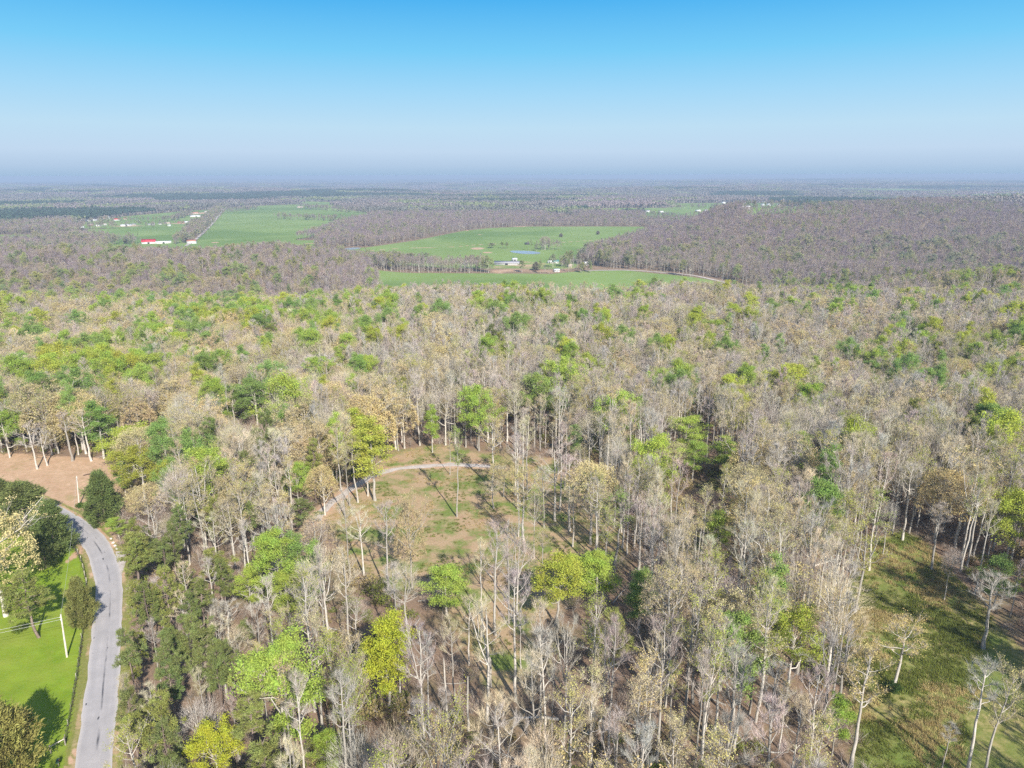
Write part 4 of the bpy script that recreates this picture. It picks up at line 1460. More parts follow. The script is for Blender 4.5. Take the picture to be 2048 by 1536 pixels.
# ------------------------------------------------------------------ split: single trees as objects, the rest as one wood
CAPS = {"bare_tree": 290, "budding_tree": 200, "oak_tree": 60, "leafy_tree": 130, "pine_tree": 90, "cedar_tree": 40}
for t in TREES:
    ub, vb, fw = project(t["x"], t["y"], t["z"])
    ut, vt, _ = project(t["x"], t["y"], t["z"] + t["h"])
    t["u"], t["vb"], t["vt"], t["fw"] = float(ub), float(vb), float(vt), float(fw)
    t["vis"] = (-10 < t["u"] < 2058) and t["vt"] < 1490
singles = []
for kd, cap in CAPS.items():
    c = [t for t in TREES if t["kind"] == kd and not t["hero"] and t["vis"] and t["lod"] == 0]
    c.sort(key=lambda t: t["fw"] / t["h"])
    nh = sum(1 for t in TREES if t["kind"] == kd and t["hero"])
    for t in c[:max(0, cap - nh)]:
        t["single"] = True
for t in TREES:
    if t["hero"]:
        t["single"] = True
singles = [t for t in TREES if t.get("single")]

LANDMARKS = [
    (128, 1290, "the pole on the lawn"), (200, 1110, "the road bend"), (120, 945, "the brown hayfield"), (660, 1008, "the near end of the gravel track"),
    (840, 934, "the middle of the gravel track"), (990, 932, "the far end of the gravel track"), (915, 1030, "the lone trunk in the clearing"), (775, 1320, "the tall yellow tree"),
    (1150, 1170, "the bright green pair"), (895, 1190, "the round green tree on the clearing edge"), (982, 1350, "the broken trunk stub"), (1800, 1090, "the meadow's shaded corner"),
    (1800, 1320, "the leaning meadow tree"), (1575, 1300, "the big meadow-edge tree"), (1664, 1455, "the green tree at the meadow's foot"), (2005, 1060, "the wide tree at the right edge"),
    (1465, 1090, "the dirt bank"), (275, 930, "the lime green hayfield trees"), (232, 1380, "the straight stretch of road"), (440, 1510, "the yellow tree among pines"),
    (540, 1200, "the green pair left of the clearing"), (1277, 1210, "the dark green tree right of the clearing"), (1342, 740, "the reddish gap in the wood"), (505, 810, "the large deep green tree"),
    (1110, 970, "the wide forked clearing tree"), (1966, 1230, "the wide grey meadow tree"), (310, 830, "the hayfield's cream oak"), (1370, 880, "the bright tree right of the clearing"),
    (1314, 1400, "the many-stemmed tree at the bottom"), (1459, 1400, "the two close grey trunks"), (661, 1500, "the small green tree at the bottom edge"), (1090, 1400, "the tall white trunk"),
    (1600, 920, "the tall green bare-wood tree"), (380, 1240, "the white bare tree in the pines"), (2030, 1480, "the bottom right corner"), (865, 860, "the narrow green tree behind the track"),
    (330, 1480, "in the roadside pine stand"), (1200, 780, "beyond the clearing"), (1800, 800, "beyond the meadow"), (150, 700, "beyond the hayfield"), (850, 720, "beyond the gravel track"),
]
ORD = ["closest", "second closest", "third closest", "fourth closest", "fifth closest", "sixth closest", "seventh closest", "eighth closest", "ninth closest", "tenth closest", "eleventh closest", "twelfth closest",
       "thirteenth closest", "fourteenth closest", "fifteenth closest", "sixteenth closest", "seventeenth closest", "eighteenth closest", "nineteenth closest", "twentieth closest"]
CAT = {"bare_tree": "tree", "budding_tree": "tree", "oak_tree": "tree", "leafy_tree": "tree", "pine_tree": "pine tree", "cedar_tree": "evergreen tree"}
GROUP = {"bare_tree": "bare trees of the spring wood", "budding_tree": "trees breaking bud", "oak_tree": "oaks hung with catkins", "leafy_tree": "trees in young green leaf", "pine_tree": "pines of the wood", "cedar_tree": "dark evergreens"}
buckets = {}
for t in singles:
    if t["label"]:
        continue
    uc, vc = t["u"], .35 * t["vb"] + .65 * t["vt"]
    t["uc"], t["vc"] = uc, vc
    best = min(LANDMARKS, key=lambda L: math.hypot(L[0] - uc, L[1] - vc))
    dx, dy = uc - best[0], vc - best[1]
    if best[2].startswith(("in ", "beyond ")):
        dr = ""
    elif abs(dx) > abs(dy):
        dr = "left of" if dx < 0 else "right of"
    else:
        dr = "above" if dy < 0 else "below"
    size = "tall" if t["h"] > 25 else ("short" if t["h"] < 17 else "mid-height")
    nm = {"bare_tree": "bare tree", "budding_tree": "budding tree", "oak_tree": "catkin oak", "leafy_tree": "leafy tree", "pine_tree": "pine", "cedar_tree": "cedar"}[t["kind"]]
    shape = t["note"] if t["kind"] in ("bare_tree", "budding_tree") else ""
    shape = "" if shape == "straight" else shape
    look = " ".join(w for w in (size if size != "mid-height" else "", shape, t["look"], nm) if w)
    buckets.setdefault((look, dr, best[2]), []).append((math.hypot(dx, dy), t))
for (look, dr, lm), lst in buckets.items():
    lst.sort(key=lambda q: q[0])
    if lm.startswith(("in ", "beyond ")):
        lst.sort(key=lambda q: q[1]["uc"])
    for i, (d, t) in enumerate(lst):
        if lm.startswith(("in ", "beyond ")):
            o_ = ORD[min(i, len(ORD) - 1)].replace(" closest", " from the left") if i else "leftmost"
            t["label"] = f"{look} {lm}" + (f", {o_}" if len(lst) > 1 else "")
        elif len(lst) == 1:
            t["label"] = f"{look} {dr} {lm}"
        else:
            t["label"] = f"{look} {dr} {lm}, {ORD[min(i, len(ORD) - 1)].replace(' closest', ' out') if i else 'nearest'}"

for t in singles:
    v = VARS[(t["kind"], 0)][t["vi"]] if t["lod"] == 0 else None
    v = v or VARS[(t["kind"], 0)][t["vi"] % len(VARS[(t["kind"], 0)])]
    o = thing(t["kind"], (t["x"], t["y"], t["z"]), t["label"], CAT[t["kind"]], GROUP[t["kind"]], t["rz"], (t["sxy"], t["sxy"], t["sz"]))
    for nm, me in (("trunk", v.trunk), ("crown", v.crown)):
        c = link(nm, me, o)
        c["tint"] = [float(q) for q in t["tint"]]
        c["twig_tint"] = [float(q) for q in t["twig"]]

# --- scattering by geometry nodes
def scatter(name, meshes, pts, idx, rot, scl, tint, twig):
    src = bpy.data.collections.new(name + "_kinds")
    for i, me in enumerate(meshes):
        src.objects.link(bpy.data.objects.new(f"{name}_kind_{i:03d}", me))
    me = bpy.data.meshes.new(name)
    me.vertices.add(len(pts))
    me.vertices.foreach_set("co", np.asarray(pts, np.float32).ravel())
    for nm, ty, arr in (("idx", 'INT', np.asarray(idx, np.int32)), ):
        a = me.attributes.new(nm, ty, 'POINT')
        a.data.foreach_set("value", arr)
    for nm, arr in (("rot", rot), ("scl", scl), ):
        a = me.attributes.new(nm, 'FLOAT_VECTOR', 'POINT')
        a.data.foreach_set("vector", np.asarray(arr, np.float32).ravel())
    for nm, arr in (("tint", tint), ("twig_tint", twig)):
        a = me.attributes.new(nm, 'FLOAT_COLOR', 'POINT')
        a.data.foreach_set("color", np.c_[np.asarray(arr, np.float32), np.ones(len(pts), np.float32)].ravel())
    o = link(name, me)
    ng = bpy.data.node_groups.new(name + "_scatter", 'GeometryNodeTree')
    ng.interface.new_socket("Geometry", in_out='INPUT', socket_type='NodeSocketGeometry')
    ng.interface.new_socket("Geometry", in_out='OUTPUT', socket_type='NodeSocketGeometry')
    gi, go = ng.nodes.new("NodeGroupInput"), ng.nodes.new("NodeGroupOutput")
    ip = ng.nodes.new("GeometryNodeInstanceOnPoints")
    ci = ng.nodes.new("GeometryNodeCollectionInfo")
    ci.inputs["Collection"].default_value = src
    ci.inputs["Separate Children"].default_value = True
    ci.inputs["Reset Children"].default_value = True
    ip.inputs["Pick Instance"].default_value = True
    def named(nm, ty):
        n = ng.nodes.new("GeometryNodeInputNamedAttribute")
        n.data_type = ty
        n.inputs["Name"].default_value = nm
        return n.outputs["Attribute"]
    ng.links.new(gi.outputs[0], ip.inputs["Points"])
    ng.links.new(ci.outputs[0], ip.inputs["Instance"])
    ng.links.new(named("idx", 'INT'), ip.inputs["Instance Index"])
    ng.links.new(named("rot", 'FLOAT_VECTOR'), ip.inputs["Rotation"])
    ng.links.new(named("scl", 'FLOAT_VECTOR'), ip.inputs["Scale"])
    ng.links.new(ip.outputs[0], go.inputs[0])
    md = o.modifiers.new("scatter", 'NODES')
    md.node_group = ng
    return o

meshes, base = [], {}
for key, vs in VARS.items():
    base[key] = len(meshes)
    meshes += [v.whole for v in vs]
rest = [t for t in TREES if not t.get("single")]
o = scatter("forest", meshes, [(t["x"], t["y"], t["z"]) for t in rest], [base[(t["kind"], t["lod"])] + t["vi"] for t in rest],
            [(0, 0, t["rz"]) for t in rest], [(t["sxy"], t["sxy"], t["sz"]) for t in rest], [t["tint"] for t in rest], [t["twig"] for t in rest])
tag(o, "mixed spring wood of bare grey and fresh green trees covering the hills beyond the clearing", "wood", None, "stuff")

# --- the far wood: groves of crowns out to the horizon
def mk_grove(seed, size, n, hh, cr, per):
    r = np.random.default_rng(seed)
    mb = MB()
    for i in range(n):
        c = np.array([r.uniform(-.5, .5) * size, r.uniform(-.5, .5) * size, hh * r.uniform(.55, .85)])
        pos = c + rand_dirs(r, per) * np.array([cr, cr, cr * .9]) * r.uniform(.5, 1, per)[:, None]
        nrm = unit(pos - c + np.array([0, 0, cr * .5]))
        a = unit(np.cross(nrm, rand_dirs(r, per)))
        b = np.cross(nrm, a)
        s = cr * .5
        mb.cards(pos, a * s, b * s, 0)
        tp = np.array([c[:2].tolist() + [0], c.tolist()])
        mb.tube(tp, [.5, .35], 3, 1, cap=False)
    return mb.mesh("grove", ["far_leaf", "pale_bark"])
FAR_M = [mk_grove(700 + i, 17, 3, 22, 4.6, 18) for i in range(5)] + [mk_grove(720 + i, 60, 26, 24, 5.5, 9) for i in range(5)] + [mk_grove(740 + i, 170, 60, 26, 11, 7) for i in range(4)]
fp, fi, fs, ft, frot = [], [], [], [], []
for d0, d1, s, b0, nb, sd in ((2500, 4600, 16, 0, 5, 41), (4600, 11000, 46, 5, 5, 42), (11000, 26000, 130, 10, 4, 43)):
    X, Y, r = grid_points(d0, d1, s, .4, sd)
    k = ~excluded(X, Y)
    k &= np.abs(X) < Y * .80
    if d1 > 4600:
        pass
    X, Y = X[k], Y[k]
    Z = terrain(X, Y)
    g = vnoise(X, Y, 420, 52)
    pn = (vnoise(X * .5, Y, 380, 53) > .73)  # dark pine groves, their bands also painting in the shading of layered relief
    bd = vnoise(X, Y, 160, 54)
    for i in range(len(X)):
        c = np.array((.36, .28, .265)) + np.array((-.15, -.07, -.10)) * g[i]
        if pn[i]:
            c = np.array((.07, .11, .07))
        elif bd[i] > .68:
            c = np.array((.27, .30, .14))
        c = c * r.uniform(.8, 1.15)
        fp.append((X[i], Y[i], Z[i] - .3))
        fi.append(b0 + int(r.integers(0, nb)))
        q = r.uniform(.85, 1.2)
        fs.append((q, q, q * r.uniform(.85, 1.15)))
        frot.append((0, 0, r.uniform(0, 6.28)))
        ft.append(c)
o = scatter("distant_forest", FAR_M, fp, fi, frot, fs, ft, ft)
tag(o, "hazy far woodland running out to the horizon beyond the valley fields", "wood", None, "stuff")

# --- brush under the trees and tall grass in the meadow
def mk_brush(seed, H, R, n, leaves, lsize):
    r = np.random.default_rng(seed)
    mb = MB()
    for i in range(7):
        a = r.uniform(0, 6.28)
        e = np.array([math.cos(a) * R * r.uniform(.2, .8), math.sin(a) * R * r.uniform(.2, .8), H * r.uniform(.6, 1)])
        mb.tube(np.array([[0, 0, -.1], e * np.array([.35, .35, .5]), e]), [.035, .025, .012], 3, 0, cap=False)
    p = r.normal(size=(n, 3)) * np.array([R * .4, R * .4, 0])
    p[:, 2] = r.uniform(0, .6, n) * H
    d = unit(p * np.array([.6, .6, 0]) + rand_dirs(r, n) * .5 + np.array([0, 0, .8])) * r.uniform(.25, .6, n)[:, None] * H
    w = unit(np.cross(d, rand_dirs(r, n))) * .018
    mb.spikes(p, d, w, 1)
    if leaves:
        add_leaves(mb, r, p[r.integers(0, n, leaves)] + np.array([0, 0, .3]), 4, .35, lsize, 2)
    return mb.mesh("brush", ["pale_bark", "twig", "leaf"])
BR = [mk_brush(800 + i, 2.6, 1.6, 190, 0, .1) for i in range(3)] + [mk_brush(810 + i, 2.2, 1.5, 120, 90, .2) for i in range(3)]
def mk_log(seed, L):
    r = np.random.default_rng(seed)
    mb = MB()
    pts = np.array([(-L / 2, 0, .16), (-L * .1, r.normal(0, .15), .2), (L * .25, r.normal(0, .2), .22), (L / 2, r.normal(0, .3), .3)])
    mb.tube(pts, [.17, .15, .11, .04], 6, 0)
    for i in range(8):
        q = pts[1] + (pts[3] - pts[1]) * r.random()
        d = unit(np.array([r.uniform(.1, 1), r.normal(0, .9), r.uniform(0, .7)])) * r.uniform(.7, 2.2)
        mb.tube(np.array([q, q + d * .6, q + d]), [.05, .03, .01], 3, 0, cap=False)
    return mb.mesh("log", ["pale_bark", "twig", "leaf"])
BR += [mk_log(830, 6.5), mk_log(831, 4.5), mk_log(832, 9.0)]
X, Y, r = grid_points(62, 400, 2.9, .48, 61)
k = ~(inside(X, Y, LAWN) | inside(X, Y, ROADSIDE) | inside(X, Y, HAY) | inside(X, Y, MEADOW) | inside(X, Y, CLEAR) | (dist_line(X, Y, ROAD) < 4.6) | (dist_line(X, Y, TRACK) < 3.5) | inside(X, Y, TRAIL))
k &= r.random(len(X)) < .3 + .7 * vnoise(X, Y, 22, 62)
X, Y = X[k], Y[k]
n = len(X)
Z = terrain(X, Y)
gz = vnoise(X, Y, 30, 63) + .35 * inside(X, Y, GULLY)
idx = np.where(gz > .62, r.integers(3, 6, n), r.integers(0, 3, n))
idx = np.where(r.random(n) < .05, r.integers(6, 9, n), idx)
tint = np.where((r.random(n) < .5)[:, None], (.22, .25, .05), (.34, .27, .12)) * r.uniform(.8, 1.1, (n, 1))
s = r.uniform(.5, 1.2, n) + .9 * (r.random(n) < .25) * r.random(n)
o = scatter("undergrowth", BR, np.c_[X, Y, Z], idx, np.c_[np.zeros(n), np.zeros(n), r.uniform(0, 6.28, n)], np.c_[s, s, s * r.uniform(.7, 1.3, n)], tint, np.array((.33, .26, .21)) * r.uniform(.75, 1.15, (n, 1)))
tag(o, "leafless brush, saplings and fallen branches between the trunks of the wood", "brush", None, "stuff")

def mk_tuft(seed, n, h, R):
    r = np.random.default_rng(seed)
    mb = MB()
    p = np.c_[r.normal(size=(n, 2)) * R, np.full(n, -.05)]
    d = unit(np.c_[r.normal(size=(n, 2)) * .45, np.ones(n)]) * r.uniform(.6, 1.1, n)[:, None] * h
    w = unit(np.cross(d, rand_dirs(r, n))) * .05
    mb.spikes(p, d, w, 0)
    return mb.mesh("tuft", ["leaf"])
TF = [mk_tuft(900 + i, 60, .8, .45) for i in range(4)]
X, Y, r = grid_points(62, 240, .9, .5, 71)
inm = inside(X, Y, MEADOW)
k = inm & (r.random(len(X)) < .45 + .55 * sstep(.35, .6, vnoise(X, Y, 6, 72)))
k |= (inside(X, Y, CLEAR) | inside(X, Y, GULLY)) & (r.random(len(X)) < .5 * sstep(.4, .7, vnoise(X, Y, 4, 75))) & (dist_line(X, Y, TRACK) > 2)
k &= X < Y * .78
X, Y, inm = X[k], Y[k], inm[k]
n = len(X)
gz = vnoise(X, Y, 9, 73) + .25 * (r.random(n) - .5)
tint = np.where((gz > .50)[:, None], (.19, .22, .05), (.46, .37, .17)) * r.uniform(.8, 1.15, (n, 1))
s = r.uniform(.5, 1.25, n) * np.where(inm, 1, .55)
o = scatter("meadow_grass", TF, np.c_[X, Y, terrain(X, Y)], r.integers(0, 4, n), np.c_[np.zeros(n), np.zeros(n), r.uniform(0, 6.28, n)], np.c_[s, s, s], tint, tint)
tag(o, "rough tussocks of green and straw-coloured grass in the meadow and the clearing", "grass", None, "stuff")

# ------------------------------------------------------------------ snag, stumps, shrubs, logs
def snag(u, v, top, label, r0=.26, seed=1):
    p = g1(u, v)
    dx, dy, dz = ray_dir(u, top)
    h = float(CAM_H + p.y * dz / dy - p.z)
    r = np.random.default_rng(seed)
    t = thing("broken_tree", p, label, "dead tree")
    mb = MB()
    zz = np.linspace(-.1, h, 7)
    pts = np.c_[np.cumsum(r.normal(0, .05, 7)), np.cumsum(r.normal(0, .05, 7)), zz]
    mb.tube(pts, np.linspace(r0 * 1.2, r0 * .75, 7), 8)
    e = pts[-1]
    mb.spikes(e + r.normal(0, r0 * .3, (7, 3)) * np.array([1, 1, 0]), np.c_[r.normal(0, .05, (7, 2)), r.uniform(.3, .9, 7)], np.c_[r.normal(0, .08, (7, 2)), np.zeros(7)])
    link("trunk", mb.mesh("snag_trunk", ["pale_bark"], True), t)
    mb = MB()
    for z in (.55, .72):
        a = r.uniform(0, 6.28)
        q = np.array([np.interp(z * h, zz, pts[:, j]) for j in range(3)])
        mb.tube(np.array([q, q + np.array([math.cos(a), math.sin(a), .8]) * .7]), [.06, .02], 4)
    link("branch_stub", mb.mesh("snag_stub", ["pale_bark"]), t)
snag(982, 1374, 1320, "broken-off pale trunk stub standing in the grassy strip below the clearing", .24, 5)
snag(936, 1464, 1360, "broken pale trunk leaning over the shaded hollow right of the yellow tree", .2, 6)
snag(896, 1440, 1325, "short broken trunk among bare trees just right of the tall yellow tree", .17, 8)

def shrub(u, v, rad, hgt, col, label, seed):
    p = g1(u, v)
    r = np.random.default_rng(seed)
    t = thing("shrub", p, label, "shrub")
    mb = MB()
    for i in range(6):
        a = r.uniform(0, 6.28)
        mb.tube(np.array([[0, 0, -.05], [math.cos(a) * rad * .5, math.sin(a) * rad * .5, hgt * .7]]), [.04, .015], 4)
    link("stem", mb.mesh("shrub_stem", ["pine_bark"]), t)
    mb = MB()
    c = rand_dirs(r, 90) * np.array([rad, rad, hgt * .5]) * r.uniform(.4, .95, (90, 1)) + np.array([0, 0, hgt * .55])
    c[:, 2] = np.maximum(c[:, 2], .1)
    add_leaves(mb, r, c, 14, .3, .2, 0)
    o = link("foliage", mb.mesh("shrub_foliage", ["leaf"]), t)
    o["tint"] = list(col)
    o["twig_tint"] = list(col)
shrub(162, 1015, 1.3, 1.5, (.07, .13, .02), "round green shrub at the foot of the pole in the hayfield", 1)
shrub(1784, 1384, 1.6, 2.0, (.05, .09, .025), "dark shrub at the foot of the leaning meadow tree", 2)
shrub(232, 1062, 1.2, 2.6, (.10, .22, .02), "bright green shrub by the verge below the pointed cedar", 3)
shrub(40, 1262, 1.6, 1.6, (.12, .16, .03), "low scrubby shrub at the cream oak's near side", 4)

def fallen(u, v, L, az, label, seed):
    p = g1(u, v)
    r = np.random.default_rng(seed)
    t = thing("fallen_branch", p, label, "dead branch", None, az)
    mb = MB()
    pts = np.array([(-L / 2, 0, .15), (-L * .15, .12, .32), (L * .2, -.05, .3), (L / 2, .2, .22)])
    mb.tube(pts, [.17, .15, .11, .05], 7)
    link("trunk", mb.mesh("fallen_trunk", ["dead_wood"], True), t)
    mb = MB()
    for i in range(9):
        q = pts[1] + (pts[3] - pts[1]) * r.random()
        d = unit(np.array([r.uniform(.2, 1), r.normal(0, .8), r.uniform(0, .5)])) * r.uniform(.7, 1.8)
        mb.tube(np.array([q, q + d * .6, q + d]), [.05, .035, .012], 4)
    link("twigs", mb.mesh("fallen_twigs", ["dead_wood"]), t)
fallen(183, 949, 4.6, .5, "dark fallen branch lying in the brown hayfield", 3)
fallen(1535, 1172, 6.0, 1.9, "fallen grey tree lying in the brush below the dirt bank", 4)
fallen(1610, 1420, 5.0, .3, "fallen trunk in the shade left of the meadow", 5)

# ------------------------------------------------------------------ poles, cables, fence, gate, mailbox
def pole(u, v, utop, vtop, label, lean=(0, 0)):
    p = g1(u, v)
    dx, dy, dz = ray_dir(utop, vtop)
    h = float(CAM_H + p.y * dz / dy - p.z)
    topx = float(dx / dy * p.y)
    t = thing("utility_pole", p, label, "utility pole", "wooden poles by the road")
    tip = np.array([topx - p.x, 0, h])
    mb = MB()
    mb.tube(np.array([(0, 0, -.3), tip * .5, tip]), [.19, .165, .135], 10)
    link("post", mb.mesh("pole_post", ["pole_wood"], True), t)
    for k in (.955, .90):
        mb = MB()
        q = tip * k
        mb.tube(np.array([q + np.array([0, -.12, 0]), q + np.array([0, -.30, .02])]), [.05, .05], 8)
        mb.tube(np.array([q + np.array([0, -.30, -.09]), q + np.array([0, -.30, .13])]), [.075, .06], 8)
        link("insulator", mb.mesh("pole_insulator", ["white_wall"], True), t)
    return p, tip
p1, tip1 = pole(134, 1314, 121.5, 1229, "pale bare utility pole standing on the bright lawn")
p2, tip2 = pole(158, 1010, 153.5, 952, "pale utility pole standing in the brown hayfield")
def cable(a, b, sag, label):
    a, b = np.array(a, float), np.array(b, float)
    t = np.linspace(0, 1, 24)
    q = a[None] + (b - a)[None] * t[:, None]
    q[:, 2] -= sag * 4 * t * (1 - t)
    mb = MB()
    q0 = q[0].copy()
    mb.tube(q - q0, np.full(24, .022), 5)
    o = link("power_cable", mb.mesh("power_cable", ["cable"]))
    o.location = q0
    tag(o, label, "cable", "cables on the utility poles")
T1 = np.array(p1) + tip1
T2 = np.array(p2) + tip2
o1, o2 = np.array([0, -.3, 0]), np.array([0, -.3, 0])
far_l = np.array([-175.0, 92.0, 10.0])
cable(T1 * [1, 1, 1] + o1 - [0, 0, tip1[2] * .045 - .06], far_l + [0, 0, 0], 1.4, "upper cable running left from the lawn pole")
cable(T1 + o1 - [0, 0, tip1[2] * .10 - .06], far_l - [0, 0, .7], 1.7, "lower cable running left from the lawn pole")
cable(T1 + o1 - [0, 0, tip1[2] * .045 - .06], T2 + o2 - [0, 0, tip2[2] * .045 - .06], 1.6, "cable strung between the lawn pole and the hayfield pole")

def roadside_fence():
    line = line_world([(131.5, 1484), (139, 1440), (148, 1390), (156, 1340), (163, 1290), (168.5, 1240), (171, 1205), (173, 1180), (171.5, 1160), (165, 1130), (155, 1108), (144, 1090)], 1.0)
    s = np.concatenate([[0], np.cumsum(np.linalg.norm(np.diff(line, axis=0), axis=1))])
    o0 = np.array([line[0][0], line[0][1], float(terrain(*line[0]))])
    t = thing("wire_fence", o0, "wire fence with scattered posts between the lawn and the road verge", "fence")
    zz = terrain(line[:, 0], line[:, 1])
    P3 = np.c_[line, zz] - o0
    r = np.random.default_rng(4)
    d = 0.0
    k = 0
    while d < s[-1]:
        q = np.array([np.interp(d, s, P3[:, j]) for j in range(3)])
        mb = MB()
        old = d > s[-1] * .62
        h = 1.35 + r.uniform(-.1, .2)
        rad = .075 if old else .05
        tilt = r.normal(0, .12 if old else .03, 2) * h
        mb.tube(np.array([q - [0, 0, .2], q + [tilt[0], tilt[1], h]]), [rad, rad * .9], 7)
        link("post", mb.mesh("fence_post", ["pole_wood" if old or k % 3 == 1 else "grey_wood"], True), t)
        d += r.uniform(4.0, 5.2)
        k += 1
    mb = MB()
    for h in (.12, .32, .52, .72, .92, 1.12):
        mb.tube(P3 + [0, 0, h], np.full(len(P3), .012), 3, cap=False)
    for i in range(0, len(P3)):
        mb.tube(np.array([P3[i] + [0, 0, .05], P3[i] + [0, 0, 1.12]]), [.008, .008], 3, cap=False)
    link("wire_mesh", mb.mesh("fence_wires", ["fence_wire"]), t)
    # dead weeds caught along the foot of the fence
    mb = MB()
    n = 1500
    i = r.integers(0, len(P3), n)
    p = P3[i] + r.normal(0, .11, (n, 3)) * [1, 1, 0] + np.c_[r.uniform(-.5, .5, n), r.uniform(-.5, .5, n), np.zeros(n)] * [.1, 1, 0]
    dd = unit(np.c_[r.normal(0, .3, (n, 2)), np.ones(n)]) * r.uniform(.25, .7, n)[:, None]
    mb.spikes(p, dd, unit(np.cross(dd, rand_dirs(r, n))) * .03)
    link("weeds", mb.mesh("fence_weeds", ["dead_wood"]), t)
roadside_fence()

def brace():
    a, b = g1(102, 1506), g1(131, 1490)
    t = thing("fence_brace", a, "two-post wooden fence brace with a pale top rail at the corner of the lawn", "fence brace")
    B = np.array(b - a)
    for q in (np.zeros(3), B):
        mb = MB()
        mb.tube(np.array([q - [0, 0, .2], q + [0, 0, 1.6]]), [.11, .10], 9)
        link("post", mb.mesh("brace_post", ["grey_wood"], True), t)
    mb = MB()
    mb.tube(np.array([np.array([0, 0, 1.25]) + B * .04, np.array([0, 0, 1.28]) + B * .96]), [.085, .085], 9)
    link("rail", mb.mesh("brace_rail", ["pole_wood"], True), t)
brace()

def mailbox():
    p = g1(118, 1534)
    t = thing("mailbox", p, "dark green mailbox on a post beside the drive at the bottom of the lawn", "mailbox", None, .4)
    mb = MB()
    mb.box((0, 0, .5), (.1, .1, 1.1))
    link("post", mb.mesh("mail_post", ["grey_wood"]), t)
    mb = MB()
    n = 9
    th = np.linspace(0, np.pi, n)
    prof = np.array([(-.22, 0)] + [(-.22 * math.cos(a), .22 + .2 * math.sin(a)) for a in th] + [(.22, 0)])
    k = len(prof)
    V = np.array([(q[0], y, 1.06 + q[1]) for y in (-.38, .38) for q in prof])
    fs = [(i, (i + 1) % k, k + (i + 1) % k, k + i) for i in range(k)]
    fs += [(0, i, i + 1, i + 1) for i in range(1, k - 1)] + [(k, k + i + 1, k + i, k + i) for i in range(1, k - 1)]
    mb.add(V, fs)
    link("box", mb.mesh("mail_box", ["green_paint"]), t)
    mb = MB()
    mb.box((.245, -.1, 1.42), (.02, .05, .3))
    link("flag", mb.mesh("mail_flag", ["red_roof"]), t)
mailbox()

# pale stones along the verge at the bend
r = np.random.default_rng(12)
for i, (u, v) in enumerate([(226, 1086), (230, 1092), (234, 1098), (222, 1078)]):
    p = g1(u, v)
    mb = MB()
    pts = rand_dirs(r, 26) * np.array([.42, .34, .26]) * r.uniform(.85, 1.1, (26, 1))
    import bmesh
    bm = bmesh.new()
    for q in pts:
        bm.verts.new(q)
    bmesh.ops.convex_hull(bm, input=bm.verts)
    me = bpy.data.meshes.new("verge_stone")
    bm.to_mesh(me)
    bm.free()
    me.materials.append(MAT["stone"])
    o = link("verge_stone", me)
    o.location = p + Vector((0, 0, .12))
    tag(o, "pale stone on the verge where the road bends, in a line of four", "stone", "pale stones on the verge")

# ------------------------------------------------------------------ farm buildings in the valley
def building(name, u, v, wpx, depth, wall_h, roof_h, wall, roof, label, cat="house", group=None, rz=0.0, porch=False, min_w=6):
    p = g1(u, v)
    L = max(min_w, wpx / px_scale(p))
    t = thing(name, p - Vector((0, 0, .3)), label, cat, group, math.atan2(p.y, p.x) - math.pi / 2 + rz)
    mb = MB()
    w, d, h = L / 2, depth / 2, wall_h + .3
    V = [(-w, -d, 0), (w, -d, 0), (w, d, 0), (-w, d, 0), (-w, -d, h), (w, -d, h), (w, d, h), (-w, d, h), (-w, 0, h + roof_h), (w, 0, h + roof_h)]
    mb.add(V, [(0, 1, 5, 4), (2, 3, 7, 6), (1, 2, 6, 5), (3, 0, 4, 7), (5, 6, 9, 9), (7, 4, 8, 8)])
    link("wall", mb.mesh(name + "_wall", [wall]), t)
    mb = MB()
    ov, th = .5, .18
    for sgn in (-1, 1):
        e0 = np.array([(-w - ov, sgn * (d + ov), h - roof_h * ov / d), (w + ov, sgn * (d + ov), h - roof_h * ov / d), (w + ov, 0, h + roof_h), (-w - ov, 0, h + roof_h)])
        lo = e0 + [0, 0, .03]
        hi = e0 + [0, 0, th + .03]
        mb.add(np.vstack([lo, hi]), [(3, 2, 1, 0), (4, 5, 6, 7), (0, 1, 5, 4), (1, 2, 6, 5), (2, 3, 7, 6), (3, 0, 4, 7)])
    link("roof", mb.mesh(name + "_roof", [roof]), t)
    mb = MB()
    n = max(1, int(L / 5))
    if cat == "barn" or cat == "shed":
        mb.box((0, -d - .03, 1.7), (min(4.0, L * .3), .1, 3.2))
        link("door", mb.mesh(name + "_door", ["dark_opening"]), t)
    else:
        mb.box((0, -d - .03, 1.35), (1.1, .1, 2.1))
        link("door", mb.mesh(name + "_door", ["dark_opening"]), t)
        for i in range(n):
            for s in (-1, 1):
                mb = MB()
                mb.box((s * (1.6 + (w - 2.2) * (i + .5) / n), -d - .03, 1.8), (1.2, .1, 1.2))
                link("window", mb.mesh(name + "_window", ["dark_opening"]), t)
    return t

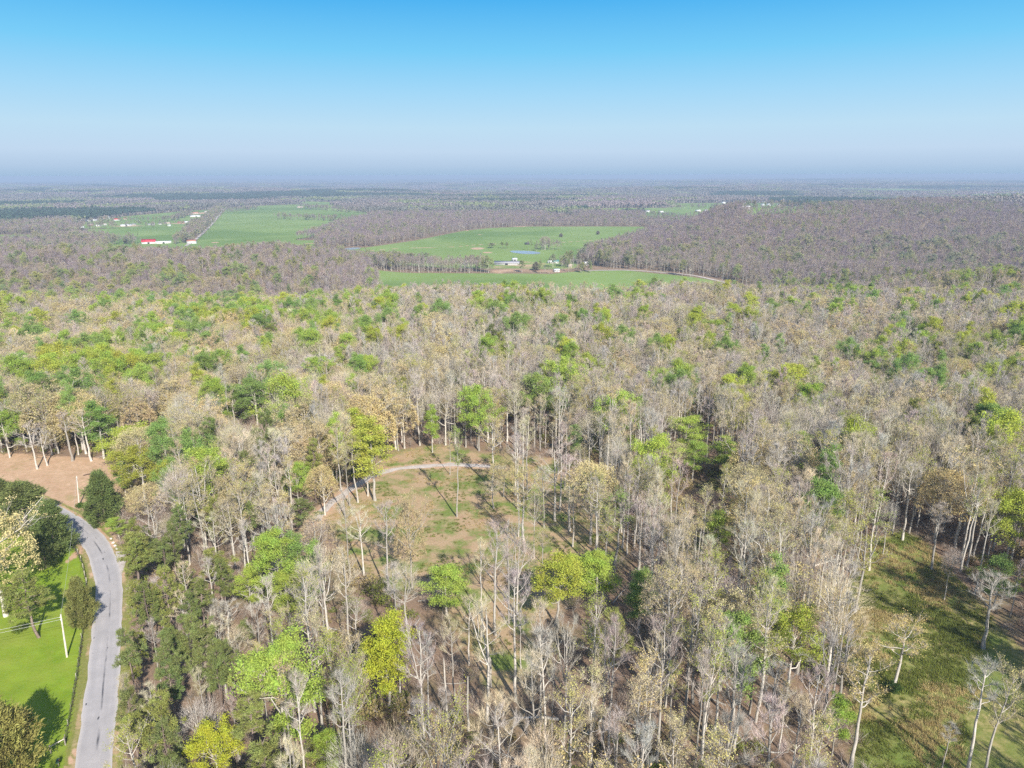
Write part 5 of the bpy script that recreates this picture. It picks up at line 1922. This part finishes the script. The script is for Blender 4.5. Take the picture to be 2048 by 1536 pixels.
VG = "houses of the valley village"
for b in [
    ("barn", 298, 487, 25, 13, 4.0, 5.0, "white_wall", "red_roof", "red-roofed barn with white walls standing at the edge of the near wood", "barn", None),
    ("long_barn", 327, 486.5, 28, 9, 3.0, 1.6, "white_wall", "white_roof", "long low white barn right beside the red-roofed barn", "barn", None),
    ("farmhouse", 384, 487, 17, 10, 5.2, 3.0, "white_wall", "rust_roof", "white farmhouse with a reddish roof by the farm road", "house", None),
    ("poultry_shed", 1014, 529, 50, 14, 3.0, 2.4, "grey_wall", "grey_roof", "very long low shed with a grey roof at the edge of the valley field", "shed", None),
    ("farm_shed", 1029, 522, 9, 8, 3.4, 1.6, "grey_wall", "white_roof", "small pale shed behind the long grey shed", "shed", None),
    ("farm_shed", 1054, 489, 8, 6, 2.8, 1.0, "dark_opening", "dark_roof", "dark vehicles and machinery above the pond, shaped as a small shed", "shed", None),  # gabled box standing in for dark vehicles and machinery
    ("house", 1100, 526, 6, 7, 3.0, 1.5, "white_wall", "white_roof", "small white outbuilding left of the green-roofed house", "shed", None),
    ("house", 1110, 526, 13, 9, 3.0, 2.0, "white_wall", "green_roof", "house with a blue-green roof below the pond", "house", None),
    ("house", 1170, 530, 14, 9, 3.2, 2.0, "white_wall", "white_roof", "white house at the foot of the wooded hill", "house", None),
    ("house", 1139, 534, 6, 7, 3.0, 1.6, "cream_wall", "tan_roof", "small cream house left of the white one at the hill foot", "house", None),
    ("house", 1113, 543, 10, 7, 2.8, 1.2, "white_wall", "white_roof", "white trailer house nearest the strip field", "house", None),
    ("house", 75, 457, 9, 9, 3, 2, "white_wall", "white_roof", "white house farthest left of the village", "house", VG),
    ("house", 100, 455, 8, 9, 3, 2.2, "white_wall", "grey_roof", "white house second from the left end of the village", "house", VG),
    ("house", 120, 451, 5, 8, 3, 2, "white_wall", "white_roof", "tiny white house behind trees near the village's left end", "house", VG),
    ("house", 147, 455, 14, 11, 3, 2.4, "cream_wall", "tan_roof", "wide tan-roofed house left of the village centre", "house", VG),
    ("house", 165, 456, 6, 8, 3, 1.8, "white_wall", "white_roof", "small white house next to the wide tan-roofed one", "house", VG),
    ("house", 177, 443, 8, 9, 3, 2.2, "white_wall", "white_roof", "white house at the back left of the village", "house", VG),
    ("house", 189, 442, 8, 9, 3, 2.4, "white_wall", "white_roof", "bright white house at the back of the village, second from the left", "house", VG),
    ("house", 210, 439, 9, 10, 4, 3, "white_wall", "rust_roof", "tall white house with a brown roof at the village's back", "house", VG),
    ("silo_house", 217, 438, 4, 5, 6, 2, "white_wall", "white_roof", "narrow tall white building beside the brown-roofed house", "house", VG),
    ("house", 183, 451, 6, 8, 3, 2, "brick_wall", "tan_roof", "small brick house in the village's middle", "house", VG),
    ("house", 197, 453, 9, 9, 3, 2, "cream_wall", "white_roof", "cream house with a white roof in the village's front row", "house", VG),
    ("house", 209, 450, 8, 9, 3, 2, "white_wall", "tan_roof", "white house with a tan roof right of the cream one", "house", VG),
    ("house", 234, 441, 11, 10, 3.6, 3, "white_wall", "red_roof", "village house with a red roof", "house", VG),
    ("house", 251, 439, 7, 9, 3, 2.2, "cream_wall", "rust_roof", "cream house with a brown roof right of the red-roofed one", "house", VG),
    ("long_barn", 252, 452, 20, 10, 3.2, 1.5, "white_wall", "white_roof", "long white building in the village's front row", "barn", VG),
    ("house", 268, 450.5, 8, 8, 3, 1.6, "cream_wall", "grey_roof", "cream house at the right end of the long white building", "house", VG),
    ("long_barn", 303, 450, 13, 9, 2.8, 1.4, "grey_wall", "grey_roof", "long grey shed in the gap right of the village", "shed", VG),
    ("house", 321, 449, 6, 8, 3, 1.8, "white_wall", "grey_roof", "small white house right of the long grey shed", "house", VG),
    ("house", 335, 447.5, 10, 9, 3, 2, "cream_wall", "tan_roof", "tan-roofed house in the right-hand hamlet", "house", VG),
    ("house", 339, 452, 6, 6, 2.8, 1, "white_wall", "white_roof", "white trailer in front of the right-hand hamlet", "house", VG),
    ("house", 362, 446.5, 12, 10, 3, 2.4, "brick_wall", "rust_roof", "brick house in the middle of the right-hand hamlet", "house", VG),
    ("house", 373, 446, 7, 9, 3, 2.2, "white_wall", "white_roof", "white house next to the brick one in the right-hand hamlet", "house", VG),
    ("house", 384, 446, 11, 9, 3, 2, "white_wall", "grey_roof", "white house nearest the farm road's tree row", "house", VG),
    ("long_barn", 392, 433.5, 22, 11, 3.6, 1.4, "white_wall", "white_roof", "long white shed in front of the bare soil yard", "shed", None),
    ("house", 376, 428.5, 6, 9, 3, 2, "cream_wall", "tan_roof", "small house at the left end of the bare soil yard", "house", None),
    ("house", 391, 427.5, 12, 10, 4, 3, "cream_wall", "rust_roof", "brown-roofed house behind the long white shed", "house", None),
    ("house", 416, 424.5, 13, 10, 3.4, 2, "white_wall", "tan_roof", "white house at the right end of the bare soil yard", "house", None),
    ("house", 432, 417.5, 7, 10, 4, 2, "white_wall", "white_roof", "white house beyond the yard near the road's far end", "house", None),
    ("farmhouse", 600, 415.5, 11, 12, 4, 3, "cream_wall", "tan_roof", "lone tan farmhouse on top of the sloping green field", "house", None),
    ("house", 108, 389, 10, 16, 6, 4, "white_wall", "white_roof", "white house far off on the wooded ridge at the left", "house", None),
    ("house", 234, 406, 5, 12, 5, 3, "cream_wall", "rust_roof", "small house far off above the left fields", "house", None),
    ("house", 885, 413, 8, 12, 4, 3, "white_wall", "white_roof", "white house in the woods left of the far middle fields", "house", None),
    ("house", 966, 413.5, 6, 11, 4, 3, "cream_wall", "white_roof", "pale house among dark trees in the far middle", "house", None),
    ("house", 1075, 415.5, 7, 11, 4, 3, "white_wall", "white_roof", "white house in the small far field at the centre", "house", None),
    ("house", 1188, 437, 8, 10, 4, 2.4, "cream_wall", "tan_roof", "tan house in trees above the big green field", "house", None),
    ("house", 1295, 424, 8, 11, 4, 3, "white_wall", "grey_roof", "white house left of the far right fields", "house", None),
    ("house", 1322, 426, 9, 11, 4, 3, "white_wall", "white_roof", "white house at the left end of the far right fields", "house", None),
    ("house", 1396, 423.5, 10, 11, 4, 3, "cream_wall", "white_roof", "cream house in the middle of the far right fields", "house", None),
    ("house", 1412, 422.5, 6, 10, 4, 2, "white_wall", "white_roof", "small white house right beside the cream one in the far right fields", "house", None),
    ("house", 1427, 419, 6, 10, 4, 2, "white_wall", "grey_roof", "grey-roofed house behind the cream one in the far right fields", "house", None),
    ("house", 1455, 425.5, 13, 11, 4, 2.6, "white_wall", "white_roof", "wide white house nearest in the far right fields", "house", None),
    ("long_barn", 1491, 418, 14, 13, 5, 2, "white_wall", "white_roof", "long white barn in the far right fields", "barn", None),
    ("house", 1463, 415, 5, 10, 4, 3, "cream_wall", "tan_roof", "small tan house left of the far long white barn", "house", None),
    ("house", 1525, 411, 6, 12, 5, 3, "white_wall", "grey_roof", "left one of three white houses beyond the long white barn", "house", None),
    ("house", 1537, 411, 7, 12, 5, 3, "white_wall", "white_roof", "middle one of three white houses beyond the long white barn", "house", None),
    ("house", 1558, 412, 6, 12, 5, 3, "white_wall", "white_roof", "right one of three white houses beyond the long white barn", "house", None),
    ("house", 1447, 407.5, 7, 13, 5, 3, "white_wall", "white_roof", "white house at the wood's edge behind the far right fields", "house", None),
    ("house", 1685, 411, 7, 14, 6, 3, "white_wall", "white_roof", "left one of two white houses over the wooded hill's crest", "house", None),
    ("house", 1711, 411, 6, 14, 6, 3, "white_wall", "white_roof", "right one of two white houses over the wooded hill's crest", "house", None),
    ("house", 1430, 442, 5, 9, 4, 2.4, "white_wall", "white_roof", "white house in trees just beyond the wooded hill", "house", None),
    ("house", 1960, 412, 9, 14, 6, 3, "white_wall", "white_roof", "white house far off at the right above the hill's crest", "house", None),
]:
    building(*b, rz=math.sin(b[1] * 1.7) * .35 if b[0] not in ("poultry_shed", "barn") else -.12)

# ------------------------------------------------------------------ the air
mb = MB()
mb.box((0, 13000, -250 + 0), (70000, 50000, 2 * (CAM_H + 6 + 250) / 2 + 0))
hz = bpy.data.objects.new("haze", None)
bpy.data.objects.remove(hz)
zlo, zhi = -260.0, CAM_H + 1.0
mb = MB()
mb.box((0, 14000, (zlo + zhi) / 2), (76000, 52000, zhi - zlo))
m, nd, ln = new_mat("haze")
pv = N(nd, "ShaderNodeVolumePrincipled")
pv.inputs["Color"].default_value = HAZE_COLOR
pv.inputs["Density"].default_value = HAZE_DENSITY
pv.inputs["Anisotropy"].default_value = 0.0
ou = N(nd, "ShaderNodeOutputMaterial")
ln.new(pv.outputs[0], ou.inputs["Volume"])
o = link("haze", mb.mesh("haze", ["haze"]))
tag(o, "pale blue haze in the air over the valley", "haze", None, "stuff")
print("trees", len(TREES), "single", len(singles), "far", len(fp))
